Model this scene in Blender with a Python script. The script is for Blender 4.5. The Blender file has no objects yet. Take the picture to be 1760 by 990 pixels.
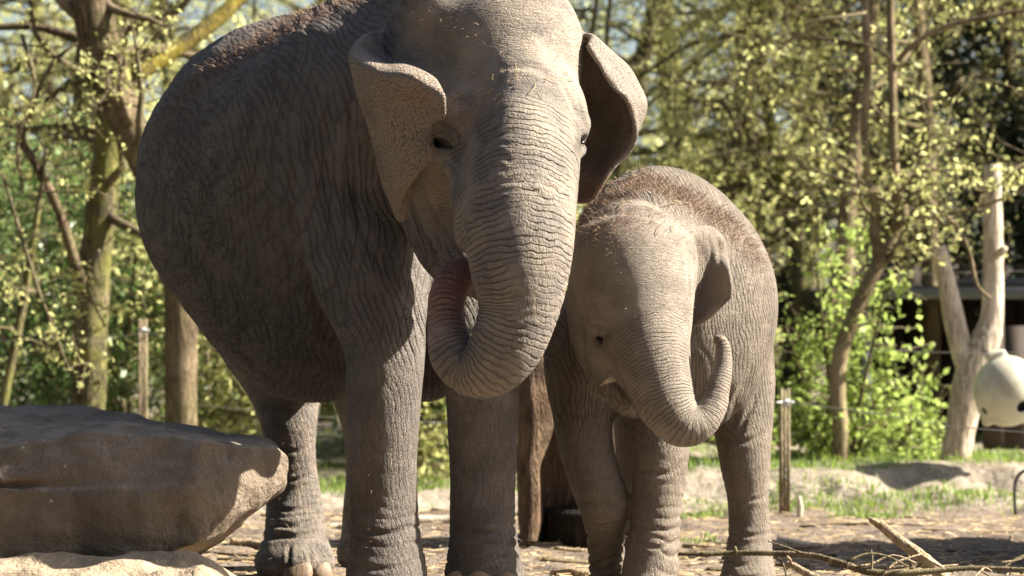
import bpy, math, random
import numpy as np
from mathutils import Vector, Matrix, noise as mnoise

scene = bpy.context.scene
COL = scene.collection
random.seed(7)
R = math.radians

# ---------------------------------------------------------------- camera, world, sun, exposure
F = 100.0 / 36.0 * 1760.0          # focal length in photo pixels
CY, CZ, HOR = -11.0, 1.05, 584.0   # camera y, camera height, horizon row

cam_data = bpy.data.cameras.new("camera")
cam_data.lens = 100.0
cam_data.sensor_width = 36.0
cam_data.shift_y = (HOR - 495.0) / 1760.0
cam_data.clip_start = 0.1
cam_data.clip_end = 900.0
cam_data.dof.use_dof = True
cam_data.dof.focus_distance = 10.75
cam_data.dof.aperture_fstop = 3.0
cam = bpy.data.objects.new("camera", cam_data)
cam.location = (0, CY, CZ)
cam.rotation_euler = (R(90), 0, 0)
COL.objects.link(cam)
scene.camera = cam

SUN_AZ, SUN_EL = 92.5, 38.5        # degrees right of the direction that faces the camera, and above the horizon
sun_vec = Vector((math.sin(R(SUN_AZ)) * math.cos(R(SUN_EL)),
                  -math.cos(R(SUN_AZ)) * math.cos(R(SUN_EL)), math.sin(R(SUN_EL))))
world = bpy.data.worlds.new("World")
scene.world = world
world.use_nodes = True
wn = world.node_tree
wn.nodes.clear()
sky = wn.nodes.new("ShaderNodeTexSky")
sky.sky_type = 'NISHITA'
sky.sun_disc = False
sky.sun_elevation = R(SUN_EL)
sky.sun_rotation = math.atan2(sun_vec.x, sun_vec.y)
sky.air_density = 1.0
sky.dust_density = 2.5
bg = wn.nodes.new("ShaderNodeBackground")
bg.inputs['Strength'].default_value = 0.05
wo = wn.nodes.new("ShaderNodeOutputWorld")
wn.links.new(sky.outputs[0], bg.inputs[0])
wn.links.new(bg.outputs[0], wo.inputs[0])

sun_data = bpy.data.lights.new("sun", 'SUN')
sun_data.energy = 5.0
sun_data.angle = R(0.53)
sun_data.color = (1.0, 0.92, 0.79)
sun = bpy.data.objects.new("sun", sun_data)
sun.rotation_euler = (-sun_vec).to_track_quat('-Z', 'Y').to_euler()
sun.location = sun_vec * 40
COL.objects.link(sun)

scene.view_settings.view_transform = 'Standard'
scene.view_settings.look = 'None'
scene.view_settings.exposure = 1.9
scene.view_settings.gamma = 1.0
scene.render.engine = 'CYCLES'
scene.cycles.max_bounces = 6
scene.cycles.diffuse_bounces = 3
scene.cycles.transparent_max_bounces = 6

# ---------------------------------------------------------------- helpers
def P(px, py, D):
    """photo pixel at distance D in front of the camera -> world point"""
    return np.array(((px - 880.0) * D / F, D + CY, CZ + (HOR - py) * D / F))

def PX(r, D):
    return r * D / F

def mesh_np(name, v, quads=None, tris=None, smooth=True):
    me = bpy.data.meshes.new(name)
    v = np.asarray(v, dtype=np.float32)
    me.vertices.add(len(v))
    me.vertices.foreach_set('co', v.ravel())
    loops, starts, tot = [], [], 0
    if quads is not None and len(quads):
        q = np.asarray(quads, dtype=np.int32)
        loops.append(q.ravel()); starts.append(np.arange(len(q)) * 4); tot = len(q) * 4
    if tris is not None and len(tris):
        t = np.asarray(tris, dtype=np.int32)
        loops.append(t.ravel()); starts.append(np.arange(len(t)) * 3 + tot)
    lp = np.concatenate(loops).astype(np.int32); st = np.concatenate(starts).astype(np.int32)
    me.loops.add(len(lp)); me.loops.foreach_set('vertex_index', lp)
    me.polygons.add(len(st)); me.polygons.foreach_set('loop_start', st)
    me.update(calc_edges=True)
    me.validate()
    if smooth:
        me.polygons.foreach_set('use_smooth', np.ones(len(me.polygons), dtype=bool))
    return me

def attr(me, name, vals):
    a = me.attributes.new(name, 'FLOAT', 'POINT')
    a.data.foreach_set('value', np.asarray(vals, dtype=np.float32))

def link(name, me, mat=None, parent=None):
    o = bpy.data.objects.new(name, me)
    COL.objects.link(o)
    if mat is not None and me is not None and not me.materials:
        me.materials.append(mat)
    if parent is not None:
        o.parent = parent
        o.matrix_parent_inverse = Matrix.Translation(-parent.location) if parent.type == 'EMPTY' else Matrix()
    return o

def tag(o, label, cat, group=None, kind=None):
    if label: o['label'] = label
    if cat: o['category'] = cat
    if group: o['group'] = group
    if kind: o['kind'] = kind
    return o

def thing(name, label, cat, loc=(0, 0, 0), group=None):
    o = bpy.data.objects.new(name, None)
    o.empty_display_size = 0.2
    o.location = Vector([float(c) for c in loc])
    COL.objects.link(o)
    return tag(o, label, cat, group)

def catmull(pts, n):
    """resample a control polyline smoothly; pts (k, c) -> ((k-1)*n+1, c)"""
    p = np.asarray(pts, dtype=float)
    if len(p) < 3:
        t = np.linspace(0, 1, n * (len(p) - 1) + 1)[:, None]
        return p[0] * (1 - t) + p[-1] * t
    q = np.vstack([2 * p[0] - p[1], p, 2 * p[-1] - p[-2]])
    out = []
    for i in range(1, len(q) - 2):
        for j in range(n):
            t = j / n
            out.append(0.5 * ((2 * q[i]) + (-q[i-1] + q[i+1]) * t + (2*q[i-1] - 5*q[i] + 4*q[i+1] - q[i+2]) * t*t
                              + (-q[i-1] + 3*q[i] - 3*q[i+1] + q[i+2]) * t**3))
    out.append(p[-1])
    return np.array(out)

def _hash(ix, iy, iz, seed):
    h = (ix.astype(np.int64) * 374761393 + iy.astype(np.int64) * 668265263 + iz.astype(np.int64) * 2147483647 + seed * 974711)
    h = (h ^ (h >> 13)) * 1274126177
    h = h ^ (h >> 16)
    return (h & 0xFFFF).astype(np.float32) / 32767.5 - 1.0

def vnoise(p, scale, seed=0):
    """smooth value noise in [-1, 1] at points p (n, 3)"""
    q = np.asarray(p, dtype=np.float64) * scale
    i = np.floor(q).astype(np.int64); f = q - i
    f = f * f * (3 - 2 * f)
    r = 0
    for dx in (0, 1):
        for dy in (0, 1):
            for dz in (0, 1):
                w = (f[:, 0] if dx else 1 - f[:, 0]) * (f[:, 1] if dy else 1 - f[:, 1]) * (f[:, 2] if dz else 1 - f[:, 2])
                r = r + w * _hash(i[:, 0] + dx, i[:, 1] + dy, i[:, 2] + dz, seed)
    return r

def fbm(p, scale, oct=3, seed=0):
    r, a, s = 0, 1.0, scale
    for k in range(oct):
        r = r + a * vnoise(p, s, seed + k); a *= 0.5; s *= 2.03
    return r

class Geo:
    """collects tubes, boxes and faces for ONE mesh"""
    def __init__(s):
        s.v, s.q, s.t, s.n = [], [], [], 0
    def add(s, v, q=None, t=None):
        v = np.asarray(v, dtype=np.float32)
        s.v.append(v)
        if q is not None and len(q): s.q.append(np.asarray(q) + s.n)
        if t is not None and len(t): s.t.append(np.asarray(t) + s.n)
        s.n += len(v)
    def tube(s, pts, rad, sides=6, cap=True, jit=0.0, rng=None):
        pts = np.asarray(pts, dtype=float); rad = np.broadcast_to(np.asarray(rad, dtype=float), (len(pts),))
        n = len(pts)
        tan = np.gradient(pts, axis=0)
        tan /= np.linalg.norm(tan, axis=1)[:, None] + 1e-9
        ref = np.array((0.31, 0.95, 0.05)) if abs(tan[0][1]) < 0.8 else np.array((1.0, 0.1, 0.2))
        u = np.cross(tan, ref); u /= np.linalg.norm(u, axis=1)[:, None] + 1e-9
        w = np.cross(tan, u)
        ang = np.arange(sides) * 2 * math.pi / sides
        rr = rad[:, None] * np.ones(sides)
        if jit:
            rr = rr * (1 + jit * (np.random.RandomState(int(abs(pts[0][0]) * 1000) % 9999).rand(n, sides) - .5))
        v = pts[:, None, :] + rr[..., None] * (np.cos(ang)[None, :, None] * u[:, None, :] + np.sin(ang)[None, :, None] * w[:, None, :])
        v = v.reshape(-1, 3)
        i = np.arange(n - 1)[:, None] * sides; j = np.arange(sides)[None, :]; k = (j + 1) % sides
        q = np.stack([i + j, i + k, i + sides + k, i + sides + j], -1).reshape(-1, 4)
        t = []
        if cap:
            v = np.vstack([v, pts[:1], pts[-1:]])
            a, b = n * sides, n * sides + 1
            t = [(a, (jj + 1) % sides, jj) for jj in range(sides)] + [(b, (n-1)*sides + jj, (n-1)*sides + (jj+1) % sides) for jj in range(sides)]
        s.add(v, q, t)
        return s
    def box(s, lo, hi):
        (a, b, c), (d, e, f) = lo, hi
        s.add([(a,b,c),(d,b,c),(d,e,c),(a,e,c),(a,b,f),(d,b,f),(d,e,f),(a,e,f)],
              [(0,3,2,1),(4,5,6,7),(0,1,5,4),(1,2,6,5),(2,3,7,6),(3,0,4,7)])
        return s
    def mesh(s, name, smooth=True):
        return mesh_np(name, np.vstack(s.v), np.vstack(s.q) if s.q else None, np.vstack(s.t) if s.t else None, smooth)

# ---------------------------------------------------------------- node helpers
class NT:
    def __init__(s, name):
        s.m = bpy.data.materials.new(name); s.m.use_nodes = True
        s.nt = s.m.node_tree; s.nt.nodes.clear()
        s.out = s.n('ShaderNodeOutputMaterial')
    def n(s, t, **kw):
        x = s.nt.nodes.new(t)
        for k, v in kw.items(): setattr(x, k, v)
        return x
    def set(s, sock, v):
        if isinstance(v, bpy.types.NodeSocket): s.nt.links.new(v, sock)
        elif isinstance(v, (tuple, list)) and len(v) == 3 and sock.type == 'RGBA': sock.default_value = (*v, 1)
        else: sock.default_value = v
    def math(s, op, a, b=0.0, c=None, clamp=False):
        x = s.n('ShaderNodeMath', operation=op); x.use_clamp = clamp
        s.set(x.inputs[0], a); s.set(x.inputs[1], b)
        if c is not None: s.set(x.inputs[2], c)
        return x.outputs[0]
    def mix(s, f, a, b, bt='MIX'):
        x = s.n('ShaderNodeMix', data_type='RGBA', blend_type=bt)
        s.set(x.inputs[0], f); s.set(x.inputs[6], a); s.set(x.inputs[7], b)
        return x.outputs[2]
    def attr(s, name):
        return s.n('ShaderNodeAttribute', attribute_name=name).outputs['Fac']
    def coord(s):
        return s.n('ShaderNodeTexCoord').outputs['Object']
    def mapping(s, v, scale=(1, 1, 1), rot=(0, 0, 0), loc=(0, 0, 0)):
        x = s.n('ShaderNodeMapping')
        s.set(x.inputs['Vector'], v); x.inputs['Scale'].default_value = scale; x.inputs['Rotation'].default_value = rot
        x.inputs['Location'].default_value = loc
        return x.outputs[0]
    def noise(s, v, scale, detail=3, rough=0.55, out=0, dist=0.0):
        x = s.n('ShaderNodeTexNoise'); s.set(x.inputs['Vector'], v)
        x.inputs['Scale'].default_value = scale; x.inputs['Detail'].default_value = detail
        x.inputs['Roughness'].default_value = rough; x.inputs['Distortion'].default_value = dist
        return x.outputs[out]
    def vor(s, v, scale, feature='DISTANCE_TO_EDGE', rnd=1.0):
        x = s.n('ShaderNodeTexVoronoi', feature=feature); s.set(x.inputs['Vector'], v)
        x.inputs['Scale'].default_value = scale; x.inputs['Randomness'].default_value = rnd
        return x.outputs['Distance']
    def ramp(s, f, stops):
        x = s.n('ShaderNodeValToRGB'); s.set(x.inputs[0], f)
        e = x.color_ramp.elements
        while len(e) < len(stops): e.new(0.5)
        for el, (p, c) in zip(e, stops):
            el.position = p; el.color = (*c, 1) if isinstance(c, (tuple, list)) else (c, c, c, 1)
        return x.outputs[0]
    def sstep(s, f, a, b, lo=0.0, hi=1.0):
        x = s.n('ShaderNodeMapRange', interpolation_type='SMOOTHSTEP')
        s.set(x.inputs[0], f); x.inputs[1].default_value = a; x.inputs[2].default_value = b
        x.inputs[3].default_value = lo; x.inputs[4].default_value = hi
        return x.outputs[0]
    def vadd(s, a, b):
        x = s.n('ShaderNodeVectorMath', operation='ADD'); s.set(x.inputs[0], a); s.set(x.inputs[1], b); return x.outputs[0]
    def vscale(s, a, k):
        x = s.n('ShaderNodeVectorMath', operation='SCALE'); s.set(x.inputs[0], a); s.set(x.inputs['Scale'], k); return x.outputs[0]
    def bump(s, h, dist, strength=1.0, normal=None):
        x = s.n('ShaderNodeBump'); s.set(x.inputs['Height'], h)
        x.inputs['Distance'].default_value = dist; s.set(x.inputs['Strength'], strength)
        if normal is not None: s.set(x.inputs['Normal'], normal)
        return x.outputs[0]
    def bsdf(s, col, rough=0.8, normal=None, spec=0.3, **kw):
        x = s.n('ShaderNodeBsdfPrincipled')
        s.set(x.inputs['Base Color'], col); s.set(x.inputs['Roughness'], rough)
        x.inputs['Specular IOR Level'].default_value = spec
        if normal is not None: s.set(x.inputs['Normal'], normal)
        for k, v in kw.items(): s.set(x.inputs[k], v)
        s.nt.links.new(x.outputs[0], s.out.inputs[0])
        return x
# ---------------------------------------------------------------- setting materials
def ground_material():
    t = NT('soil'); co = t.coord()
    n1 = t.noise(co, 1.3, 5, 0.6); n2 = t.noise(co, 9, 5, 0.65); n3 = t.noise(co, 70, 3, 0.7); n4 = t.noise(co, 26, 3)
    col = t.mix(t.sstep(n1, .35, .65), (0.14, 0.112, 0.088), (0.21, 0.17, 0.132))
    col = t.mix(t.sstep(n2, .42, .7), col, (0.145, 0.108, 0.078))
    col = t.mix(t.attr('sand'), col, t.mix(t.sstep(n2, .3, .7), (0.36, 0.285, 0.20), (0.27, 0.21, 0.145)))
    col = t.mix(t.attr('bank'), col, t.mix(t.sstep(n2, .35, .65), (0.33, 0.285, 0.225), (0.22, 0.185, 0.14)))
    col = t.mix(t.math('MULTIPLY', t.attr('turf'), t.sstep(n4, .35, .55)), col, (0.05, 0.075, 0.02))
    chip = t.sstep(t.vor(t.mapping(co, (26, 50, 40), (0, 0, .4)), 1.0, 'F1'), 0.18, 0.26)
    col = t.mix(t.math('MULTIPLY', t.math('SUBTRACT', 1.0, chip), t.sstep(t.noise(co, 5, 2), .48, .6)), col, (0.36, 0.27, 0.17))
    h = t.math('ADD', t.math('MULTIPLY', n2, 1.0), t.math('MULTIPLY', n3, .28))
    h = t.math('ADD', h, t.math('MULTIPLY', n4, .5))
    t.bsdf(col, 0.92, t.bump(h, 0.03), 0.15)
    return t.m

def bark(name, a, b, moss=None, mossamt=.5, sx=34, depth=.012):
    t = NT(name); co = t.coord()
    w = t.vadd(co, t.vscale(t.noise(co, 6, 2, out=1), .03))
    n = t.noise(t.mapping(w, (sx, sx, sx * .14)), 1.0, 4, .6)
    f = t.noise(co, 60, 3, .7)
    g = t.sstep(t.math('ABSOLUTE', t.math('SUBTRACT', n, .5)), 0, .12)
    col = t.mix(g, tuple(c * .45 for c in a), t.mix(f, a, b))
    col = t.mix(t.sstep(t.noise(co, 3.5, 4), .42, .68), col, b)
    if moss:
        col = t.mix(t.math('MULTIPLY', t.sstep(t.noise(co, 4, 4, .65), .38, .62), mossamt), col, moss)
    t.bsdf(col, .9, t.bump(t.math('ADD', g, t.math('MULTIPLY', f, .5)), depth), .15)
    return t.m

def leaf_material(name, a, b, trans=.45, rough=.5):
    t = NT(name)
    r = t.n('ShaderNodeNewGeometry').outputs['Random Per Island']
    col = t.mix(r, a, b)
    d = t.n('ShaderNodeBsdfPrincipled'); t.set(d.inputs['Base Color'], col); d.inputs['Roughness'].default_value = rough
    d.inputs['Specular IOR Level'].default_value = .35
    tr = t.n('ShaderNodeBsdfTranslucent'); t.set(tr.inputs[0], t.mix(.5, col, tuple(min(1, 1.6 * x) for x in b)))
    m = t.n('ShaderNodeMixShader'); m.inputs[0].default_value = trans
    t.nt.links.new(d.outputs[0], m.inputs[1]); t.nt.links.new(tr.outputs[0], m.inputs[2])
    t.nt.links.new(m.outputs[0], t.out.inputs[0])
    return t.m

def plain(name, col, rough=.6, metal=0.0, var=.25, scale=20):
    t = NT(name); co = t.coord()
    n = t.noise(co, scale, 4, .6)
    c = t.mix(n, tuple(x * (1 - var) for x in col), tuple(min(1, x * (1 + var)) for x in col))
    t.bsdf(c, rough, t.bump(t.noise(co, scale * 3, 3), .002), .3, Metallic=metal)
    return t.m

M = dict(
    soil=ground_material(),
    bark=bark('bark_brown', (0.15, 0.105, 0.07), (0.25, 0.185, 0.125), (0.17, 0.17, 0.06), .35),
    bark_tan=bark('bark_tan', (0.22, 0.16, 0.10), (0.33, 0.25, 0.16), (0.22, 0.21, 0.09), .35, 50, .005),
    bark_green=bark('bark_mossy', (0.125, 0.105, 0.065), (0.21, 0.18, 0.105), (0.22, 0.22, 0.055), .75),
    bark_yellow=bark('bark_lichen', (0.12, 0.10, 0.06), (0.20, 0.17, 0.08), (0.42, 0.33, 0.05), .8),
    twig=bark('twig_bark', (0.15, 0.115, 0.075), (0.25, 0.20, 0.13), (0.2, 0.2, 0.08), .3, 60, .004),
    pale=bark('debarked_wood', (0.60, 0.51, 0.39), (0.70, 0.61, 0.49), (0.42, 0.34, 0.26), .35, 26, .004),
    stump=bark('dead_wood', (0.10, 0.062, 0.04), (0.18, 0.115, 0.07), (0.28, 0.2, 0.13), .35, 22, .02),
    cutwood=bark('cut_wood', (0.36, 0.27, 0.17), (0.48, 0.38, 0.25), (0.25, 0.18, 0.11), .4, 40, .004),
    blackwood=bark('near_black_wood', (0.022, 0.017, 0.013), (0.045, 0.034, 0.025), None, 0, 22, .02),  # near-black tones for the block under the stump
    post=bark('post_wood', (0.26, 0.20, 0.13), (0.36, 0.29, 0.19), (0.2, 0.2, 0.09), .4, 60, .003),
    steel=plain('wire_steel', (0.45, 0.45, 0.44), .35, .9, .1),
    insul=plain('white_insulator', (0.55, 0.56, 0.58), .4),
    bolt=plain('bolt_dark', (0.08, 0.075, 0.07), .5, .6),
    leaf_spring=leaf_material('leaf_spring', (0.37, 0.39, 0.12), (0.55, 0.55, 0.24), .55),
    leaf_bright=leaf_material('leaf_bright', (0.24, 0.35, 0.065), (0.42, 0.52, 0.15), .5),
    leaf_mid=leaf_material('leaf_mid', (0.07, 0.13, 0.035), (0.17, 0.24, 0.08), .35, .35),
    leaf_dark=leaf_material('leaf_dark', (0.010, 0.020, 0.009), (0.028, 0.046, 0.018), .12, .45),
    grass=leaf_material('grass_blade', (0.10, 0.17, 0.03), (0.22, 0.30, 0.06), .4),
    straw=leaf_material('straw', (0.30, 0.21, 0.11), (0.50, 0.38, 0.22), .1),
)

# ---------------------------------------------------------------- ground
def hgt(x, y):
    p = np.column_stack([x, y, np.zeros_like(x)])
    D = y - CY
    edge = 17.15 + .45 * fbm(p, .55, 3, 71)
    b = sst(D, 0, 1.15) if False else np.clip((D - edge) / 1.0, 0, 1)
    bank = b * b * (3 - 2 * b)
    z = (.09 + .145 * sst(x, .2, 1.3)) * bank + .02 * fbm(p, 1.1, 3, 72) + .012 * fbm(p, 5.0, 3, 73)
    z += bank * (1 - bank) * 4 * .075 * fbm(p, 2.6, 4, 77) * sst(D, 0, 17)
    z += .03 * np.maximum(D - 18.5, 0) * sst(D, 18.5, 40) * .2
    # sandy mound under the boulder
    prof = np.exp(-((D - 10.1) / .5) ** 4)
    m = (.262 * (1 - sst(x, -1.12, -.78)) + .012 * np.exp(-((x + 1.22) / .24) ** 2)) * prof * sst(x, -3.4, -2.6)
    m2 = .17 * np.exp(-((x + 2.1) / 1.1) ** 4) * np.exp(-((D - 10.9) / .7) ** 4)
    z += np.maximum(m, m2) * (1 + .09 * fbm(p, 6.0, 4, 75))
    m = np.maximum(m, m2) / .2
    # trampled hollows near the feet
    z += .02 * vnoise(p, 9.0, 76) * (1 - sst(D, 15, 17))
    return z, bank, m

def make_ground():
    def axis(lo, hi, d, far, g):
        a = list(np.arange(lo, hi, d)); s, x = d, hi
        while x < far: a.append(x); s *= g; x += s
        a.append(far); b = []; s, x = d, lo - d
        while x > -far: b.append(x); s *= g; x -= s
        b.append(-far)
        return np.array(b[::-1] + a)
    xs = axis(-3.6, 3.6, .026, 420, 1.18); ys = axis(-2.2, 8.4, .03, 420, 1.15)
    X, Y = np.meshgrid(xs, ys, indexing='ij')
    z, bank, m = hgt(X.ravel(), Y.ravel())
    v = np.column_stack([X.ravel(), Y.ravel(), z])
    nx, ny = len(xs), len(ys)
    i, j = np.meshgrid(np.arange(nx - 1), np.arange(ny - 1), indexing='ij')
    a = (i * ny + j).ravel()
    q = np.column_stack([a, a + ny, a + ny + 1, a + 1])
    me = mesh_np('ground', v, q)
    D = v[:, 1] - CY
    attr(me, 'sand', np.clip(sst(m, .2, .6), 0, 1)); attr(me, 'bank', sst(bank, .02, .3))
    attr(me, 'turf', sst(bank, .75, 1.0) * sst(fbm(v, .9, 3, 79), -.5, .2))
    o = link('ground', me, M['soil']); o['kind'] = 'structure'
    return o

def gz(x, y):
    return float(hgt(np.array([float(x)]), np.array([float(y)]))[0][0])

def make_grass():
    rs = np.random.RandomState(11)
    pts = []
    n = 46000
    x = rs.uniform(-5.5, 5.5, n); y = rs.uniform(6.2, 12.0, n)
    z, bank, _ = hgt(x, y)
    p = np.column_stack([x, y, z])
    keep = (fbm(p, .9, 3, 79) + rs.normal(0, .22, n) > .02) & (bank > .22) | (bank > .93) & (fbm(p, 2.2, 2, 80) > -.35) & (y < 8.6)
    pts.append(p[keep])
    for (a, b, D, sx, sy, k) in ((985, 940, 14.4, .14, .1, 130), (1215, 886, 16.9, .12, .1, 160), (1205, 935, 14.6, .05, .05, 40), (940, 935, 14.5, .08, .05, 40), (1440, 870, 17.6, .5, .2, 900), (1490, 888, 16.9, .12, .1, 260), (1620, 850, 17.8, .3, .12, 300)):
        c = P(a, b, D)
        xx = c[0] + rs.normal(0, sx, k); yy = c[1] + rs.normal(0, sy, k)
        pts.append(np.column_stack([xx, yy, hgt(xx, yy)[0]]))
    b = np.vstack(pts); n = len(b)
    h = (rs.uniform(.02, .06, n) * (1 + .8 * (rs.rand(n) < .12)))[:, None]; az = rs.uniform(0, 6.28, n); ln = rs.uniform(.2, 1.2, n)[:, None]
    d = np.column_stack([np.cos(az), np.sin(az), np.zeros(n)]); s = np.column_stack([-np.sin(az), np.cos(az), np.zeros(n)]) * rs.uniform(.003, .006, n)[:, None]
    up = np.array((0, 0, 1.0))
    mid = b + up * h * .6 + d * ln * h * .3; tip = b + up * h * (1 - .3 * ln) + d * ln * h
    b = b - up * .01
    v = np.stack([b - s, b + s, mid - s * .8, mid + s * .8, tip], 1).reshape(-1, 3)
    k = np.arange(n)[:, None] * 5
    o = link('grass', mesh_np('grass', v, k + np.array([[0, 1, 3, 2]]), k + np.array([[2, 3, 4]])), M['grass'])
    tag(o, 'short fresh green grass growing along the sandy bank', 'grass', kind='stuff')

def make_straw():
    rs = np.random.RandomState(12)
    n = 4600
    D = rs.uniform(10.6, 17.2, n); a = rs.uniform(-60, 1820, n)
    x = (a - 880) * D / F; y = D + CY
    z = hgt(x, y)[0] + .006
    L = rs.gamma(2, .010, n)[:, None] + .008; az = rs.normal(0.1, .8, n)
    d = np.column_stack([np.cos(az), np.sin(az), rs.normal(0, .13, n)]) * L
    s = np.column_stack([-np.sin(az), np.cos(az), rs.normal(0, .3, n)]) * rs.uniform(.0015, .005, n)[:, None]
    c = np.column_stack([x, y, z])
    u = np.array((0, 0, .004))
    v = np.stack([c - d - s, c + d - s, c + d + s, c - d + s, c - d + u, c + d + u], 1).reshape(-1, 3)
    k = np.arange(n)[:, None] * 6
    q = np.vstack([k + np.array([[0, 1, 5, 4]]), k + np.array([[4, 5, 2, 3]])])
    o = link('litter', mesh_np('litter', v, q, None, False), M['straw'])
    tag(o, 'chips of straw and bark littering the trampled sand', 'litter', kind='stuff')

# ---------------------------------------------------------------- boulder, stump, logs, sticks
def rock_material():
    t = NT('rock'); co = t.coord()
    n = t.noise(co, 3.2, 5, .6); f = t.noise(co, 40, 5, .7); g = t.noise(co, 11, 4, .6)
    col = t.mix(t.sstep(n, .35, .65), (0.20, 0.16, 0.12), (0.28, 0.225, 0.168))
    streak = t.noise(t.mapping(co, (7, 7, .8)), 1.0, 3)
    col = t.mix(t.math('MULTIPLY', t.sstep(streak, .5, .72), .55), col, (0.10, 0.08, 0.062))
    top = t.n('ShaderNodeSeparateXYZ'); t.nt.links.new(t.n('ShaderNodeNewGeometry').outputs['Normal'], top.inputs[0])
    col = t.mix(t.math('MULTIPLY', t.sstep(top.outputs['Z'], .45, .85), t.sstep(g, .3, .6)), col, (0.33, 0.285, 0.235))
    col = t.mix(t.math('SUBTRACT', 1.0, t.sstep(t.vor(co, 9, 'F1'), .03, .07)), col, (.5, .47, .42))
    h = t.math('ADD', t.math('MULTIPLY', f, .5), t.math('MULTIPLY', g, 1.0))
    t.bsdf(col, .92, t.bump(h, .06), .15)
    return t.m

def hull_rock(points, h=.014, rough=.02, seed=5, cuts=()):
    import bmesh
    pts = np.array(points)
    bm = bmesh.new()
    for p in pts: bm.verts.new(p)
    bmesh.ops.convex_hull(bm, input=bm.verts)
    bm.normal_update()
    pl = {}
    for f in bm.faces:
        key = tuple(np.round([*f.normal, f.normal.dot(f.verts[0].co)], 2)); pl[key] = (np.array(f.normal), f.normal.dot(f.verts[0].co))
    bm.free()
    vx = Vox(pts.min(0) - .06, pts.max(0) + .06, h)
    x, y, z = vx._xyz(np.zeros(3, int), vx.n)
    d = np.full(vx.n, -9.0, dtype=np.float32)
    for nrm, off in pl.values():
        e = (x * nrm[0] + y * nrm[1] + z * nrm[2] - off).astype(np.float32)
        hh = np.maximum(.014 - np.abs(d - e), 0) / .014
        d = np.maximum(d, e) + hh * hh * .014 * .25
    g = np.stack(np.meshgrid(*[vx.lo[k] + vx.h * np.arange(0, vx.n[k]) for k in range(3)], indexing='ij'), -1).reshape(-1, 3)
    near = np.abs(d.ravel()) < .12
    e = d.ravel().copy()
    gp = g[near]
    e[near] += (rough * 1.6 * fbm(gp, 2.2, 3, seed) + rough * .6 * fbm(gp * np.array((1, 1, 2.2)), 6.0, 4, seed + 9) + .006 * np.abs(fbm(gp, 11, 3, seed + 30)) + .010 * np.abs(vnoise(gp * np.array((.6, .6, 3.2)), 4.0, seed + 33)) - rough * .9 * np.maximum(0, fbm(gp, 3.4, 2, seed + 20) - .35)).astype(np.float32)
    vx.f = e.reshape(vx.n)
    for c in cuts: vx.chain(*c, k=.03, sub=True)
    vx.f[0], vx.f[-1], vx.f[:, 0], vx.f[:, -1], vx.f[:, :, 0], vx.f[:, :, -1] = 1, 1, 1, 1, 1, 1
    return vx.net(1)

def make_rocks():
    rm = rock_material()
    pts = [P(*p) for p in [(-260, 692, 11.5), (0, 690, 11.5), (150, 700, 11.4), (250, 715, 11.3), (360, 738, 11.2), (445, 752, 11.05),
                           (-260, 815, 10.40), (-20, 805, 10.40), (60, 796, 10.41), (125, 746, 10.42), (240, 736, 10.42), (350, 742, 10.40), (430, 756, 10.54), (486, 774, 10.70),
                           (500, 790, 10.76), (496, 830, 10.74), (470, 860, 10.64), (420, 868, 10.42), (345, 936, 10.32), (385, 932, 10.52), (290, 955, 10.32), (90, 1000, 10.32), (-260, 1015, 10.32),
                           (330, 836, 10.28), (100, 840, 10.36), (-260, 840, 10.38), (470, 850, 11.0), (300, 975, 11.3), (-260, 1010, 11.5)]]
    cuts = [pc([(-100, 838, 10.35, 6), (60, 834, 10.34, 6), (200, 826, 10.31, 5), (300, 820, 10.29, 3)]),
            pc([(262, 900, 10.28, 3), (268, 935, 10.28, 5), (270, 985, 10.28, 8)]),
            pc([(340, 750, 10.40, 2), (310, 762, 10.38, 3), (250, 765, 10.38, 3)]),
            pc([(425, 866, 10.38, 2), (390, 880, 10.38, 3), (350, 912, 10.38, 2)])]
    v, q = hull_rock(pts, .010, .017, 5, cuts)
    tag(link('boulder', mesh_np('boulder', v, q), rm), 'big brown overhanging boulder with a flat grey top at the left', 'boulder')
    c = np.array((3.85, 2.8, 0))  # boulder added out of view to throw the ground shadow at lower right
    pts = [c + np.array(p) for p in [(-1.1, -1.1, -.1), (1.2, -1.2, -.1), (1.3, 1.2, -.1), (-.9, 1.2, -.1), (-.85, -.8, 1.4), (.8, -.9, 2.1), (.9, 1.0, 2.3), (-.6, 1.0, 1.7), (0, -.9, 1.9)]]
    v, q = hull_rock(pts, .04, .05, 15)
    tag(link('boulder', mesh_np('boulder', v, q), rm), 'tall unseen boulder added on the right to shade the sand', 'boulder')

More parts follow.
